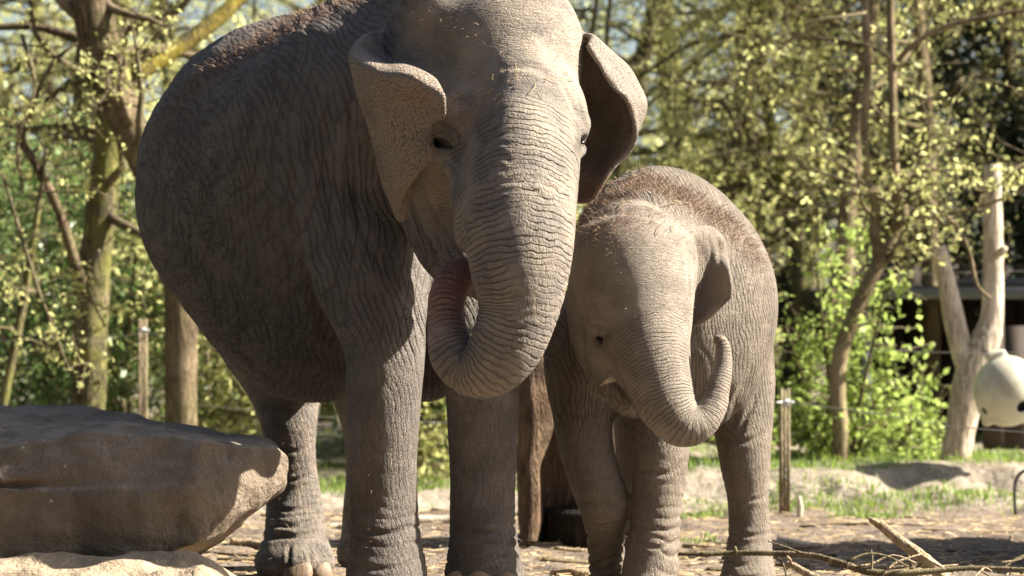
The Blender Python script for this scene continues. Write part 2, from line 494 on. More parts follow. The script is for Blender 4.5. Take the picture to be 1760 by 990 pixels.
def make_stump():
    D = 14.6
    c = P(985, 760, D)
    root = thing('tree_stump', 'dark split tree stump standing between the two elephants', 'stump', (c[0], c[1], 0))
    rs = np.random.RandomState(3)
    def slab(name, rows, mat, depth, seed):
        """upright piece of split wood: rows (py, px left, px right, D)"""
        vs, n = [], 18
        for (py, a, b, d) in catmull([(r[0], r[1], r[2], r[3]) for r in rows], 5):
            l, r = P(a, py, d), P(b, py, d)
            m, w = (l + r) / 2, (r[0] - l[0]) / 2
            for k in range(n):
                an = 2 * math.pi * k / n
                wob = 1 + .10 * math.sin(k * 2.7 + seed) + .07 * math.sin(k * 5.1 + py * .02 + seed * 2)
                vs.append((m[0] + w * wob * math.cos(an), m[1] + depth * wob * math.sin(an), m[2]))
        vs = np.array(vs); m_ = len(vs) // n
        vs += .012 * np.column_stack([vnoise(vs, 7, seed), vnoise(vs, 7, seed + 1), np.zeros(len(vs))])
        q = [(i * n + k, i * n + (k + 1) % n, (i + 1) * n + (k + 1) % n, (i + 1) * n + k) for i in range(m_ - 1) for k in range(n)]
        g = Geo(); g.add(vs, np.array(q)[:, ::-1])
        tp, bt = vs[:n].mean(0), vs[-n:].mean(0)
        g.add(np.vstack([vs[:n], tp + (0, 0, .02)]), None, [(k, (k + 1) % n, n) for k in range(n)])
        return link(name, g.mesh(name), mat, root)
    slab('trunk', [(560, 905, 1090, 14.7), (650, 900, 1088, 14.7), (760, 906, 1086, 14.7), (840, 915, 1084, 14.7), (890, 918, 1085, 14.7)], M['stump'], .26, 1)
    slab('split_slab', [(590, 886, 944, 14.4), (660, 886, 950, 14.36), (720, 888, 952, 14.34), (780, 890, 940, 14.33), (840, 892, 930, 14.3), (890, 893, 931, 14.27), (928, 894, 926, 14.25)], M['stump'], .10, 4)
    slab('split_slab', [(700, 1040, 1072, 14.4), (760, 1046, 1080, 14.36), (830, 1050, 1084, 14.36), (900, 1050, 1088, 14.36)], M['pale'], .09, 7)  # pale wood colour stands in for the sunlit right side of the stump
    slab('base_log', [(873, 925, 1100, 14.45), (885, 922, 1104, 14.42), (920, 924, 1102, 14.42), (945, 928, 1096, 14.42)], M['blackwood'], .24, 9)

def ring_tube(name, pts, rad, mat, parent=None, sides=10, n=5, jit=.1):
    pr = catmull(np.column_stack([np.array(pts, dtype=float), np.array(rad, dtype=float)]), n)
    g = Geo(); g.tube(pr[:, :3], pr[:, 3], sides, jit=jit)
    return link(name, g.mesh(name), mat, parent)

def make_sticks():
    def stick(name, label, cat, rows, mat, group=None, twigs=()):
        p, r = pc(rows)
        c = p[0]
        if not twigs:
            o = ring_tube(name, p, r, mat)
            return tag(o, label, cat, group)
        root = thing(name, label, cat, c, group)
        ring_tube('stem', p, r, mat, root)
        for tw in twigs:
            a, b = pc(tw); ring_tube('twig', a, b, mat, root, 6, 4)
    stick('fallen_branch', 'long thin bare branch lying across in front of the calf hind foot', 'branch',
          [(1203, 953, 11.8, 4), (1250, 951, 11.8, 4.5), (1330, 951, 11.75, 5), (1395, 955, 11.7, 5.5), (1440, 966, 11.65, 6), (1500, 984, 11.6, 6.5), (1570, 984, 11.6, 6), (1680, 976, 11.6, 4), (1790, 980, 11.6, 3)], M['twig'],
          twigs=[[(1266, 950, 11.79, 3), (1264, 944, 11.78, 3), (1263, 939, 11.78, 2)], [(1497, 984, 11.6, 2.5), (1499, 960, 11.6, 2), (1497, 945, 11.6, 1.5)], [(1330, 951, 11.75, 2), (1346, 970, 11.7, 2), (1352, 992, 11.66, 1.5)], [(1390, 955, 11.7, 2), (1350, 940, 11.72, 1.5), (1320, 930, 11.75, 1)]])
    stick('broken_log', 'pale broken log sticking up at a slant from the brush pile', 'log',
          [(1496, 893, 12.1, 5), (1512, 902, 12.07, 8), (1550, 932, 12.0, 10), (1585, 958, 11.94, 11), (1612, 982, 11.88, 12), (1625, 1000, 11.85, 12)], M['cutwood'],
          twigs=[[(1510, 899, 12.05, 4), (1494, 891, 12.06, 2), (1491, 893, 12.06, 1)], [(1560, 936, 11.9, 3), (1600, 965, 11.86, 3), (1640, 985, 11.8, 2)]])
    stick('fallen_branch', 'short peeled branch poking from the bottom edge right of the calf', 'branch',
          [(1353, 970, 11.6, 6), (1365, 973, 11.58, 6), (1385, 985, 11.55, 7), (1420, 1003, 11.5, 8)], M['cutwood'],
          twigs=[[(1360, 972, 11.58, 3), (1358, 962, 11.56, 2.5), (1352, 956, 11.55, 2)]])
    g = Geo()
    q = [P(1060, 650, 11.02), P(1052, 652, 10.99), P(1042, 656, 10.98), P(1030, 664, 10.98)]
    w = [PX(k, 11) for k in (6, 7, 4.5, .6)]
    top = [p + np.array((0, 0, r)) for p, r in zip(q, w)]; bot = [p - np.array((0, 0, r * .8)) for p, r in zip(q, w)]
    vv = np.array([x for pr in zip(top, bot) for x in pr]); back = vv + np.array((0, .004, 0))
    qq = [(2*k, 2*k+1, 2*k+3, 2*k+2) for k in range(3)]
    g.add(np.vstack([vv, back]), qq + [tuple(c + 8 for c in x[::-1]) for x in qq] + [(2*k, 2*k+2, 2*k+10, 2*k+8) for k in range(3)] + [(2*k+1, 2*k+9, 2*k+11, 2*k+3) for k in range(3)])
    tag(link('straw', g.mesh('straw', False), M['cutwood']), 'pale scrap of straw sticking out of the mouth of the calf', 'straw')
    rs = np.random.RandomState(21)
    for k in range(14):                      # twigs of the brush pile
        a = rs.uniform(1440, 1780); b = rs.uniform(962, 1000)
        L = rs.uniform(40, 150); an = rs.normal(0.15, .5) * (1 if rs.rand() < .5 else -1); D = rs.uniform(11.4, 12.0)
        rows = [(a + L * t * math.cos(an), b - 20 * math.sin(3 * t) * rs.rand() + L * t * math.sin(an) * .4, D + .1 * t, 2.6 - 1.3 * t) for t in (0, .33, .66, 1)]
        p, r = pc(rows)
        p = [np.array((q[0], q[1], max(q[2], .02))) for q in p]
        tag(ring_tube('twig', p, r, M['twig'] if k % 3 else M['cutwood'], None, 5, 3), 'thin bare twig in the brush pile at the bottom right', 'twig', 'twigs of the brush pile')
    # sticks lying about on the sand
    for k in range(48):
        a, b = (rs.uniform(390, 1010), rs.uniform(855, 990)) if k < 18 else (rs.uniform(900, 1750), rs.uniform(885, 985))
        D = F * CZ / (b - HOR)
        c = P(a, b, D); an = rs.normal(0.05, .6); L = rs.uniform(.08, .45)
        d = np.array((math.cos(an), math.sin(an), 0)) * L
        bend = np.array((-math.sin(an), math.cos(an), 0)) * L * rs.normal(0, .12)
        p = [c - d, c + bend, c + d]
        p = [np.array((q[0], q[1], gz(q[0], q[1]) + .008)) for q in p]
        rr = rs.uniform(.004, .011)
        tag(ring_tube('stick', p, [rr, rr * .9, rr * .6], [M['cutwood'], M['twig'], M['bark']][k % 3], None, 6, 3), 'short stick lying flat on the trampled sand', 'stick', 'sticks strewn over the sand')
    for lab, rows, mat in (('grey pole lying on the sand between the hind and front legs of the adult', [(545, 874, 15.6, 5), (580, 873, 15.6, 6), (625, 876, 15.6, 6)], M['pale']),
                           ('pale peeled log lying on the sand just past the adult front legs', [(690, 872, 15.9, 9), (740, 871, 15.9, 10), (790, 873, 15.9, 10)], M['pale']),
                           ('pale stick on the sand between the boulder and the adult hind foot', [(395, 905, 14.2, 6), (430, 904, 14.2, 6), (475, 910, 14.1, 5)], M['cutwood']),
                           ('yellowish peeled stick at the bottom edge between adult and calf', [(950, 976, 12.8, 6), (985, 982, 12.7, 7), (1015, 985, 12.7, 6)], M['cutwood']),
                           ('grey flat stick right of the calf hind leg', [(1335, 915, 14.6, 5), (1380, 914, 14.6, 6), (1410, 918, 14.6, 6)], M['pale'])):
        p, r = pc(rows)
        p = [np.array((q[0], q[1], gz(q[0], q[1]) + rr)) for q, rr in zip(p, r)]
        tag(ring_tube('stick', p, r, mat), lab, 'stick')

# ---------------------------------------------------------------- fence
def make_fence():
    def post(label, x0, x1, top, D, bot, ins, bolts):
        c = P((x0 + x1) / 2, bot, D); w = PX((x1 - x0) / 2, D); zt = P(0, top, D)[2]
        root = thing('fence_post', label, 'fence post', (c[0], c[1], gz(c[0], c[1]) - .05), 'posts of the wire fence')
        g = Geo()
        # grooved timber: three ribs
        xs = [-w, -w * .34, -w * .24, w * .3, w * .4, w]
        z0 = gz(c[0], c[1]) - .1
        for k in (0, 2, 4): g.box((c[0] + xs[k], c[1] - w * .8, z0), (c[0] + xs[k + 1], c[1] + w * .8, zt - (0.008 if k == 2 else 0)))
        g.box((c[0] - w * .95, c[1] - w * .55, z0), (c[0] + w * .95, c[1] + w * .75, zt - .012))
        link('timber', g.mesh('timber', False), M['post'], root)
        z = P(0, ins, D)[2]
        g = Geo(); g.box((c[0] - w * .45, c[1] - w * 1.4, z - w * .75), (c[0] + w * .8, c[1] - w * .82, z + w * .5))
        g.tube([(c[0] - w * .9, c[1] - w * 1.3, z), (c[0] + w * 1.7, c[1] - w * 1.3, z - .002)], [w * .28, w * .24], 10)
        link('insulator', g.mesh('insulator', False), M['insul'], root)
        for by in bolts:
            z = P(0, by, D)[2]
            g = Geo(); g.tube([(c[0], c[1] - w * .7, z), (c[0], c[1] - w * 1.1, z)], w * .32, 8)
            link('bolt', g.mesh('bolt'), M['bolt'], root)
    post('grooved timber fence post right of the calf', 1339.5, 1357.5, 667, 17.05, 868, 691, (810, 822))
    post('grooved timber fence post with a white insulator behind the boulder', 238, 253, 548, 18.6, 800, 567, (693,))
    # a stub and a bent iron loop on the bank
    p, r = pc([(1375, 893, 16.9, 5), (1375, 870, 16.9, 5.5), (1374, 853, 16.9, 3)])
    tag(ring_tube('wooden_stake', p, r, M['pale'], None, 8, 3, .2), 'short weathered stake beside the right fence post', 'stake')
    p, r = pc([(1745, 886, 17.2, 3), (1744, 840, 17.2, 3), (1750, 818, 17.2, 3), (1765, 808, 17.2, 3), (1785, 810, 17.25, 3)])
    tag(ring_tube('iron_hoop', p, r, M['bolt'], None, 8), 'bent iron hoop standing in the bank at the right edge', 'hoop')
    wires = [('wire from the right fence post running on past the shrub to the right', [(1352, 690, 17.0), (1500, 710, 16.6), (1640, 733, 16.2), (1900, 752, 15.6)]),
             ('wire reaching left from the right fence post behind the calf', [(1345, 691, 17.0), (1240, 697, 17.0), (1000, 700, 17.2)]),
             ('upper wire crossing in front of the forked pale trunk', [(1495, 600, 18.4), (1640, 606, 18.2), (1900, 604, 18.0)]),
             ('high thin wire above the shelter roof', [(1390, 477, 20.4), (1600, 470, 20.2), (1900, 462, 20)]),
             ('wire stretched left from the post behind the boulder', [(246, 574, 18.5), (120, 583, 18.6), (-160, 586, 18.8)]),
             ('top wire running from the post behind the boulder to the adult flank', [(248, 571, 18.5), (360, 586, 18.3), (620, 612, 18.0)]),
             ('lower wire behind the boulder below the adult belly', [(244, 684, 18.5), (420, 704, 18.2), (640, 722, 18.0), (900, 728, 18)])]
    for lab, pts in wires:
        p = catmull([P(*q) for q in pts], 6)
        g = Geo(); g.tube(p, .0028, 5)
        tag(link('fence_wire', g.mesh('fence_wire'), M['steel']), lab, 'wire', 'wires of the fence')

# ---------------------------------------------------------------- trees and shrubs
def leaf_geo(c, size, rs, up=.3):
    n = len(c)
    nrm = rs.normal(0, 1, (n, 3)); nrm[:, 2] += up; nrm /= np.linalg.norm(nrm, axis=1)[:, None]
    a = np.cross(nrm, rs.normal(0, 1, (n, 3))); a /= np.linalg.norm(a, axis=1)[:, None]
    b = np.cross(nrm, a)
    s = (size * rs.uniform(.6, 1.3, n))[:, None]
    v = np.stack([c - a * s * .55, c + b * s * .3 + nrm * s * .08, c + a * s * .6, c - b * s * .3 + nrm * s * .08], 1).reshape(-1, 3)
    k = np.arange(n)[:, None] * 4
    return v, k + np.array([[0, 1, 2, 3]])

def grow(path, rad, rs, n_limb, limb_len, n_twig, twig_len, n_leaf, spread=.05, start=.2, updir=.25, flat=.5):
    """random limbs and twigs along a trunk path; returns geo of limbs, geo of twigs and leaf centres"""
    limbs, tw, lv = Geo(), Geo(), []
    path = np.array(path)
    m = len(path)
    for i in range(n_limb):
        t = start + (1 - start) * (i + rs.rand()) / n_limb
        k = min(int(t * (m - 1)), m - 2); f = t * (m - 1) - k
        p = path[k] * (1 - f) + path[k + 1] * f; r = (rad[k] * (1 - f) + rad[k + 1] * f) * rs.uniform(.3, .5)
        az = rs.uniform(0, 6.28)
        d = np.array((math.cos(az), math.sin(az), updir + rs.normal(0, .25))); d /= np.linalg.norm(d)
        L = limb_len * rs.uniform(.55, 1.2)
        pts = [p]
        nseg = 7
        for s in range(nseg):
            d = d + rs.normal(0, .30, 3) + np.array((0, 0, .02)); d /= np.linalg.norm(d)
            pts.append(pts[-1] + d * L / nseg)
        pts = np.array(pts)
        limbs.tube(pts, np.linspace(r, r * .18, len(pts)), 6, cap=False)
        for j in range(n_twig):
            u = .15 + .85 * rs.rand(); k2 = min(int(u * nseg), nseg - 1); f2 = u * nseg - k2
            q = pts[k2] * (1 - f2) + pts[k2 + 1] * f2
            e = rs.normal(0, 1, 3) * np.array((1, 1, flat)) + d * .5; e /= np.linalg.norm(e)
            l2 = twig_len * rs.uniform(.4, 1.2)
            tp = [q]
            for s in range(4):
                e = e + rs.normal(0, .3, 3) + np.array((0, 0, -.06)); e /= np.linalg.norm(e)
                tp.append(tp[-1] + e * l2 / 4)
            tp = np.array(tp)
            tw.tube(tp, np.linspace(max(.006, r * .18), .0035, 5), 3, cap=False)
            w = rs.rand(n_leaf) ** .8 * 3.999
            kk = w.astype(int); ff = (w - kk)[:, None]
            lv.append(tp[kk] * (1 - ff) + tp[kk + 1] * ff + rs.normal(0, spread, (n_leaf, 3)))
    return limbs, tw, np.vstack(lv)

def copy_tree(o):
    c = o.copy(); COL.objects.link(c)
    for ch in o.children:
        d = ch.copy(); COL.objects.link(d); d.parent = c; d.matrix_parent_inverse = ch.matrix_parent_inverse.copy()
    return c

def generic_tree(label, group, seed, H, r0, n_limb, limb, n_twig, twig, n_leaf, lsize, leaf, barkm, start=.15, name='spring_tree', cat='tree', spread=.06, updir=.2):
    rs = np.random.RandomState(seed)
    root = thing(name, label, cat, (0, 0, 0), group)
    path = [np.zeros(3)]; d = np.array((rs.normal(0, .06), rs.normal(0, .06), 1.0))
    for k in range(9):
        d = d + rs.normal(0, .07, 3) * (1, 1, 0); path.append(path[-1] + d / np.linalg.norm(d) * H / 9)
    path = np.array(path); path[0, 2] -= .3
    rad = np.linspace(r0, r0 * .25, 10)
    g = Geo(); g.tube(path, rad, 10, jit=.12)
    link('trunk', g.mesh('trunk'), barkm, root)
    L, T, C = grow(path, rad, rs, n_limb, limb, n_twig, twig, n_leaf, start=start, spread=spread, updir=updir)
    link('limbs', L.mesh('limbs'), barkm, root)
    o = link('twigs', T.mesh('twigs'), M['twig'], root); o['kind'] = 'stuff'
    v, q = leaf_geo(C, lsize, rs)
    o = link('foliage', mesh_np('foliage', v, q, None, False), leaf, root); o['kind'] = 'stuff'
    return root

def place(root, x, y, rz, s=1.0, label=None):
    root.location = (x, y, gz(x, y)); root.rotation_euler = (0, 0, rz); root.scale = (s, s, s)
    if label: root['label'] = label

def make_wood():
    rs = np.random.RandomState(5)
    lab = 'blurred spring tree with small yellow-green leaves in the wood behind'
    protos = [generic_tree(lab, 'yellow-green trees of the wood', 30 + k, 8.5, .13 + .03 * k, 30, 2.6, 13, 1.0, 23, .044, M['leaf_spring'], [M['bark_green'], M['bark'], M['bark_green']][k], start=.08) for k in range(3)]
    spots = [(-3.6, 13.6), (-1.3, 15.0), (.3, 14.4), (2.3, 18.6), (-6.2, 15.5), (-4.9, 19.5), (-2.4, 20), (.2, 19), (2.4, 21), (5.0, 20), (-8.0, 21), (3.6, 27), (-4.5, 27), (-9, 29), (5.8, 34), (-2.8, 34), (-6.8, 35), (-11.5, 34), (-9.5, 9), (-12, 13), (-14.5, 18), (-16, 26), (-11, 5)]
    for k, (x, y) in enumerate(spots):
        o = protos[k] if k < 3 else copy_tree(protos[k % 3])
        place(o, x + rs.normal(0, .3), y, rs.uniform(0, 6.28), rs.uniform(.85, 1.15) * (1.25 if y > 25 else 1))
    hp = generic_tree('spring tree with a high pale crown spreading over the dark evergreens', 'high-crowned trees on the right', 37, 8.5, .09, 34, 3.0, 15, 1.0, 23, .043, M['leaf_spring'], M['bark_tan'], start=.33, updir=.02)
    for k, (x, y, r_) in enumerate([(1.7, 13.4, .3), (3.5, 12.9, 2.0), (5.3, 13.0, 4.1), (2.6, 11.9, 1.2)]):
        place(hp if k == 0 else copy_tree(hp), x, y, r_, 1.0 - .06 * (k % 3))
    lab = 'leafy green bush at the foot of the wood'
    protos = [generic_tree(lab, 'bushes under the trees', 50 + k, 1.9, .03, 20, .9, 10, .5, 15, .06, [M['leaf_mid'], M['leaf_spring']][k], M['twig'], start=.05, name='bush', cat='bush', spread=.08, updir=.5) for k in range(2)]
    spots = [(-2.75, 9.0), (-1.55, 8.9), (-.75, 8.8), (-.2, 9.3), (-3.5, 9.2), (-4.3, 10.0), (-3.0, 11.2), (-2.2, 9.6), (-1.1, 10.8), (-.35, 9.9), (.55, 10.8), (1.5, 11.6), (-5.4, 11.5), (-3.6, 12.8), (-1.8, 12.6), (0.1, 12.6), (-6.6, 10.8), (-.75, 13.5), (-2.9, 14.5)]
    for k, (x, y) in enumerate(spots):
        o = protos[k] if k < 2 else copy_tree(protos[(k * 5 // 2) % 2])
        place(o, x, y, rs.uniform(0, 6.28), rs.uniform(.85, 1.2))
    lab = 'dense dark evergreen behind the shelter on the right'
    p = generic_tree(lab, 'dark evergreens', 70, 6.5, .14, 46, 1.6, 16, .7, 22, .07, M['leaf_dark'], M['bark'], start=.05, name='evergreen_tree', spread=.1, updir=.0)
    for k, (x, y, s) in enumerate([(4.7, 14.3, .85), (5.9, 14.2, 1.0), (3.5, 14.6, .45), (7.9, 16.0, .8), (5.0, 16.5, 1.0), (2.7, 15.4, .45), (4.0, 17.5, .8)]):
        o = p if k == 0 else copy_tree(p)
        place(o, x, y, rs.uniform(0, 6.28), s)
    # unseen evergreens added left of and behind the camera to cut sky light
    for k, (x, y, s) in enumerate([(-6.5, -3, 1.5), (-8.5, 1.5, 1.7), (-7.5, -8, 1.5), (-10, 6, 1.7), (-3.5, -15.5, 1.9), (.5, -15.8, 2.0), (4.5, -15.6, 1.9), (-7.5, -13, 1.9), (8.5, -15, 1.9), (-11, -4, 2.4), (-1.5, -18, 2.6), (-6, -18, 2.6), (3, -18, 2.6), (7, -18.5, 2.6), (11.5, -16, 2.2)]):
        o = copy_tree(p); place(o, x, y, rs.uniform(0, 6.28), s, 'tall dark unseen evergreen added to cut the sky light'); o['group'] = 'unseen evergreens added to cut sky light'
    # far edge of the wood: reads as one mass
    rs = np.random.RandomState(6)
    n = 42000
    a = rs.uniform(-16, 16, n); d = rs.uniform(44, 58, n); z = rs.rand(n) ** 1.5 * 10
    c = np.column_stack([a * 1.6, d, z])
    c = c[fbm(c, .45, 3, 90) > -.2 + .12 * (c[:, 2] - 3)]
    v, q = leaf_geo(c, .26, rs)
    tag(link('far_wood', mesh_np('far_wood', v, q, None, False), M['leaf_spring']), 'far edge of the wood in yellow-green spring leaf', 'wood', kind='stuff')

def custom_tree(name, label, trunk, limbs, mat, seed, leaf, lsize, n_limb=0, limb=1.0, n_twig=8, twig=.5, n_leaf=10, start=.3, cat='tree', sides=14, group=None, extra=(), spread=.04, leafparts=0, updir=.2):
    rs = np.random.RandomState(seed)
    p, r = pc(trunk)
    root = thing(name, label, cat, (p[0][0], p[0][1], gz(p[0][0], p[0][1])), group)
    ring_tube('trunk', p, r, mat, root, sides, 6, .08)
    tw, lv = Geo(), []
    for (rows, m2) in limbs:
        a, b = pc(rows)
        ring_tube('limb', a, b, m2 or mat, root, 9, 5, .08)
    def dress(path, rad, n_limb, start, limb, n_twig, twig, n_leaf):
        L, T, C = grow(path, rad, rs, n_limb, limb, n_twig, twig, n_leaf, start=start, spread=spread, updir=updir)
        for g in (L, T):
            for vv, qq in zip(g.v, g.q): pass
        for src in (L, T):
            tw.add(np.vstack(src.v), np.vstack(src.q))
        lv.append(C)
    if n_limb:
        pr = catmull(np.column_stack([p, r]), 4)
        dress(pr[:, :3], pr[:, 3], n_limb, start, limb, n_twig, twig, n_leaf)
    for (rows, nl, l, nt, tl, nf) in extra:
        a, b = pc(rows)
        pr = catmull(np.column_stack([a, b]), 4)
        tw.tube(pr[:, :3], pr[:, 3], 7)
        dress(pr[:, :3], pr[:, 3], nl, .1, l, nt, tl, nf)
    if lv:
        C = np.vstack(lv)
        if leafparts:
            d = C[:, 1]; order = np.argsort(d + rs.rand(len(C)) * .3)
            one = []
            for k in range(3):
                v, q = leaf_geo(np.zeros((1, 3)), lsize * 1.15, np.random.RandomState(k + 3)); one.append(mesh_np('leaf', v, q, None, False)); one[-1].materials.append(leaf)
            for k in order[:leafparts]:
                o = link('leaf', one[k % 3], None, root)
                o.location = C[k]; o.rotation_euler = tuple(rs.uniform(-1, 1, 2)) + (rs.uniform(0, 6.28),)
            C = C[order[leafparts:]]
        v, q = leaf_geo(C, lsize, rs)
        o = link('foliage', mesh_np('foliage', v, q, None, False), leaf, root); o['kind'] = 'stuff'
        o = link('twigs', tw.mesh('twigs'), M['twig'], root); o['kind'] = 'stuff'
    return root

def make_trees():
    custom_tree('mossy_tree', 'straight mossy tree trunk at the left behind the boulder',
        [(152, 850, 18.9, 31), (152, 700, 18.9, 30), (155, 580, 18.9, 30), (162, 470, 18.9, 28), (172, 380, 18.9, 27), (184, 280, 18.9, 26), (192, 190, 18.9, 26), (196, 90, 19.0, 24), (200, -60, 19, 22), (205, -700, 19, 15)],
        [([(140, 490, 18.75, 14), (128, 450, 18.6, 10), (100, 360, 18.5, 9), (60, 280, 18.4, 8), (38, 240, 18.4, 7), (52, 190, 18.4, 5), (90, 110, 18.4, 4), (150, 60, 18.5, 3)], M['bark']),
         ([(196, 165, 19.0, 20), (235, 125, 19.1, 18), (300, 85, 19.2, 16), (370, 35, 19.3, 14), (440, -30, 19.4, 12)], M['bark_yellow']),
         ([(140, 68, 18.8, 9), (100, 55, 18.8, 8), (50, 45, 18.8, 7), (-30, 48, 18.8, 6)], M['bark'])],
        M['bark_green'], 81, M['leaf_spring'], .042, 12, 1.2, 8, .55, 9, .45,
        extra=[([(140, 45, 18.3, 4), (200, 100, 18.2, 4), (205, 150, 18.1, 3), (190, 200, 18.1, 2.5)], 4, .35, 4, .22, 8),
               ([(38, 60, 18.2, 4), (60, 150, 18.1, 3), (30, 240, 18.1, 3), (40, 330, 18.1, 2)], 6, .4, 4, .25, 9),
               ([(5, 300, 18.0, 3), (60, 480, 17.9, 3), (90, 560, 17.9, 3), (120, 640, 17.9, 2)], 6, .35, 4, .22, 9),
               ([(170, 430, 18.3, 3), (150, 490, 18.2, 2.5), (180, 560, 18.2, 2)], 4, .25, 4, .18, 10)])
    custom_tree('leaning_tree', 'brown tree whose trunk bends left behind the adult back',
        [(311, 850, 18.2, 29), (311, 730, 18.2, 28), (311, 600, 18.2, 28), (309, 500, 18.2, 28), (300, 420, 18.2, 29), (278, 340, 18.2, 29), (245, 265, 18.2, 30), (210, 190, 18.25, 32), (180, 110, 18.3, 34), (162, 30, 18.3, 35), (155, -80, 18.3, 35), (160, -700, 18.3, 26)],
        [([(225, 215, 18.1, 10), (205, 150, 18.0, 4), (215, 100, 17.9, 3)], None)],
        M['bark'], 82, M['leaf_spring'], .042, 6, .9, 7, .5, 8, .5)
    custom_tree('bare_pole_tree', 'thin leaning sapling at the far left edge', [(-5, 760, 18.4, 9), (12, 660, 18.4, 8), (38, 530, 18.4, 8), (52, 450, 18.4, 7), (70, 330, 18.4, 5), (80, 250, 18.4, 3)], [], M['bark_green'], 83, M['leaf_spring'], .045, 5, .5, 5, .3, 8, .3, cat='sapling')
    custom_tree('twin_stem_tree', 'slender tree splitting into two upright stems right of the calf',
        [(1448, 830, 18.9, 14), (1444, 740, 18.9, 14), (1440, 640, 18.9, 14), (1455, 575, 18.9, 14), (1480, 515, 18.9, 13), (1508, 455, 18.9, 13), (1535, 400, 18.9, 12), (1552, 368, 18.9, 12), (1541, 330, 18.9, 9), (1536, 250, 18.9, 8), (1533, 120, 18.9, 7.5), (1530, 0, 18.9, 7), (1528, -400, 18.9, 4)],
        [([(1512, 445, 18.9, 10), (1503, 400, 18.9, 10), (1504, 352, 18.9, 9), (1492, 310, 18.9, 7), (1486, 220, 18.9, 7), (1491, 110, 18.9, 7), (1487, 0, 18.9, 6), (1480, -300, 18.9, 4)], M['bark_tan']),
         ([(1533, 125, 18.9, 5), (1560, 85, 18.8, 5), (1620, 48, 18.7, 4.5), (1690, 30, 18.6, 4), (1780, 15, 18.5, 3)], M['bark_tan']),
         ([(1548, 350, 18.8, 4), (1590, 345, 18.7, 4), (1640, 385, 18.6, 4), (1665, 430, 18.5, 3.5), (1680, 490, 18.5, 3), (1705, 515, 18.5, 2.5)], M['bark_tan']),
         ([(1545, 385, 18.8, 3.5), (1620, 370, 18.7, 3), (1700, 350, 18.6, 3), (1790, 315, 18.5, 2)], M['bark_tan']),
         ([(1500, 330, 18.8, 3.5), (1450, 310, 18.7, 3), (1395, 292, 18.7, 2)], M['twig']),
         ([(1490, 22, 18.8, 3.5), (1440, 30, 18.7, 3), (1390, 40, 18.7, 2.5), (1388, 60, 18.7, 2)], M['twig'])],
        M['bark_tan'], 84, M['leaf_spring'], .045, 16, 1.0, 7, .42, 7, .35, sides=12,
        extra=[([(1545, 330, 18.7, 3), (1600, 290, 18.6, 2.5), (1690, 330, 18.5, 2), (1740, 300, 18.4, 1.5)], 6, .35, 4, .2, 8)])
    ex = []
    rs = np.random.RandomState(9)
    for (bx, by, tx, ty, nl) in [(1430, 820, 1350, 560, 9), (1440, 820, 1400, 430, 10), (1450, 820, 1450, 520, 9), (1460, 820, 1520, 500, 9), (1450, 820, 1580, 620, 9), (1470, 825, 1620, 700, 9), (1420, 825, 1340, 700, 8), (1480, 825, 1560, 760, 8), (1400, 825, 1215, 760, 7), (1430, 825, 1390, 700, 8), (1500, 830, 1660, 640, 5), (1380, 825, 1270, 690, 6)]:
        D = 19.6 + rs.normal(0, .3)
        ex.append(([(bx, by, 19.7, 4.5), ((bx * 2 + tx) / 3 + rs.normal(0, 8), by * .62 + ty * .38, D, 3.8), ((bx + 2 * tx) / 3, by * .3 + ty * .7, D - .1, 3), (tx, ty, D - .2, 2)], nl, .42, 5, .26, 7))
    custom_tree('leafy_shrub', 'bright green leafy shrub between the calf and the forked trunk',
        [(1446, 840, 19.7, 7), (1436, 700, 19.6, 6), (1425, 560, 19.6, 4.5), (1440, 420, 19.6, 3)], [], M['twig'], 85, M['leaf_bright'], .057, 8, .5, 5, .3, 10, .2, cat='shrub', sides=8, extra=ex, leafparts=240, updir=.1)
    custom_tree('mossy_snag', 'mossy low limb cut off above the calf back', [(1130, 318, 23, 8), (1180, 302, 23, 9), (1230, 293, 23, 10), (1282, 296, 23, 9), (1284, 296, 23, 8)], [([(1262, 296, 23, 7), (1268, 262, 23, 8), (1275, 235, 23, 6), (1240, 170, 23, 4)], None)], M['bark_green'], 86, M['leaf_spring'], .042, 5, .6, 6, .35, 9, .1, cat='dead tree')
    custom_tree('branching_tree', 'dark-limbed tree spreading left over the wood above the calf', [(1380, 860, 24, 16), (1375, 500, 24, 14), (1350, 330, 24, 13), (1330, 240, 24, 11), (1310, 100, 24, 9), (1300, -300, 24, 6)],
        [([(1330, 240, 24, 8), (1240, 232, 24, 7), (1180, 240, 24, 6), (1110, 262, 24, 5), (1050, 260, 24, 4)], M['bark_green']),
         ([(1325, 20, 24, 5), (1270, 60, 24, 5), (1190, 75, 24, 4.5), (1100, 130, 24, 4), (1050, 150, 24, 4)], M['bark']),
         ([(1345, 300, 24, 5), (1400, 260, 24, 4.5), (1460, 180, 24, 4), (1520, 90, 24, 3)], M['bark_green']),
         ([(1010, 90, 23, 4), (1020, 40, 23, 4), (1030, -40, 23, 4)], M['bark']),
         ([(1040, 110, 23, 4), (1045, 40, 23, 4), (1052, -40, 23, 4)], M['bark'])],
        M['bark_green'], 87, M['leaf_spring'], .055, 22, 1.6, 10, .7, 12, .3)
    # mossy low fork seen between the adult front legs
    custom_tree('forked_sapling', 'small mossy forked tree seen between the adult front legs', [(735, 835, 21.5, 11), (734, 790, 21.5, 11), (730, 740, 21.5, 9), (728, 680, 21.5, 9), (724, 560, 21.5, 7), (720, 420, 21.5, 5)],
        [([(700, 800, 21.4, 12), (735, 768, 21.4, 10), (760, 735, 21.4, 9), (785, 700, 21.4, 7)], M['bark_yellow']), ([(757, 742, 21.4, 5), (748, 700, 21.4, 5), (740, 650, 21.4, 4)], M['twig'])],
        M['bark_green'], 88, M['leaf_bright'], .05, 8, .6, 6, .35, 8, .25)
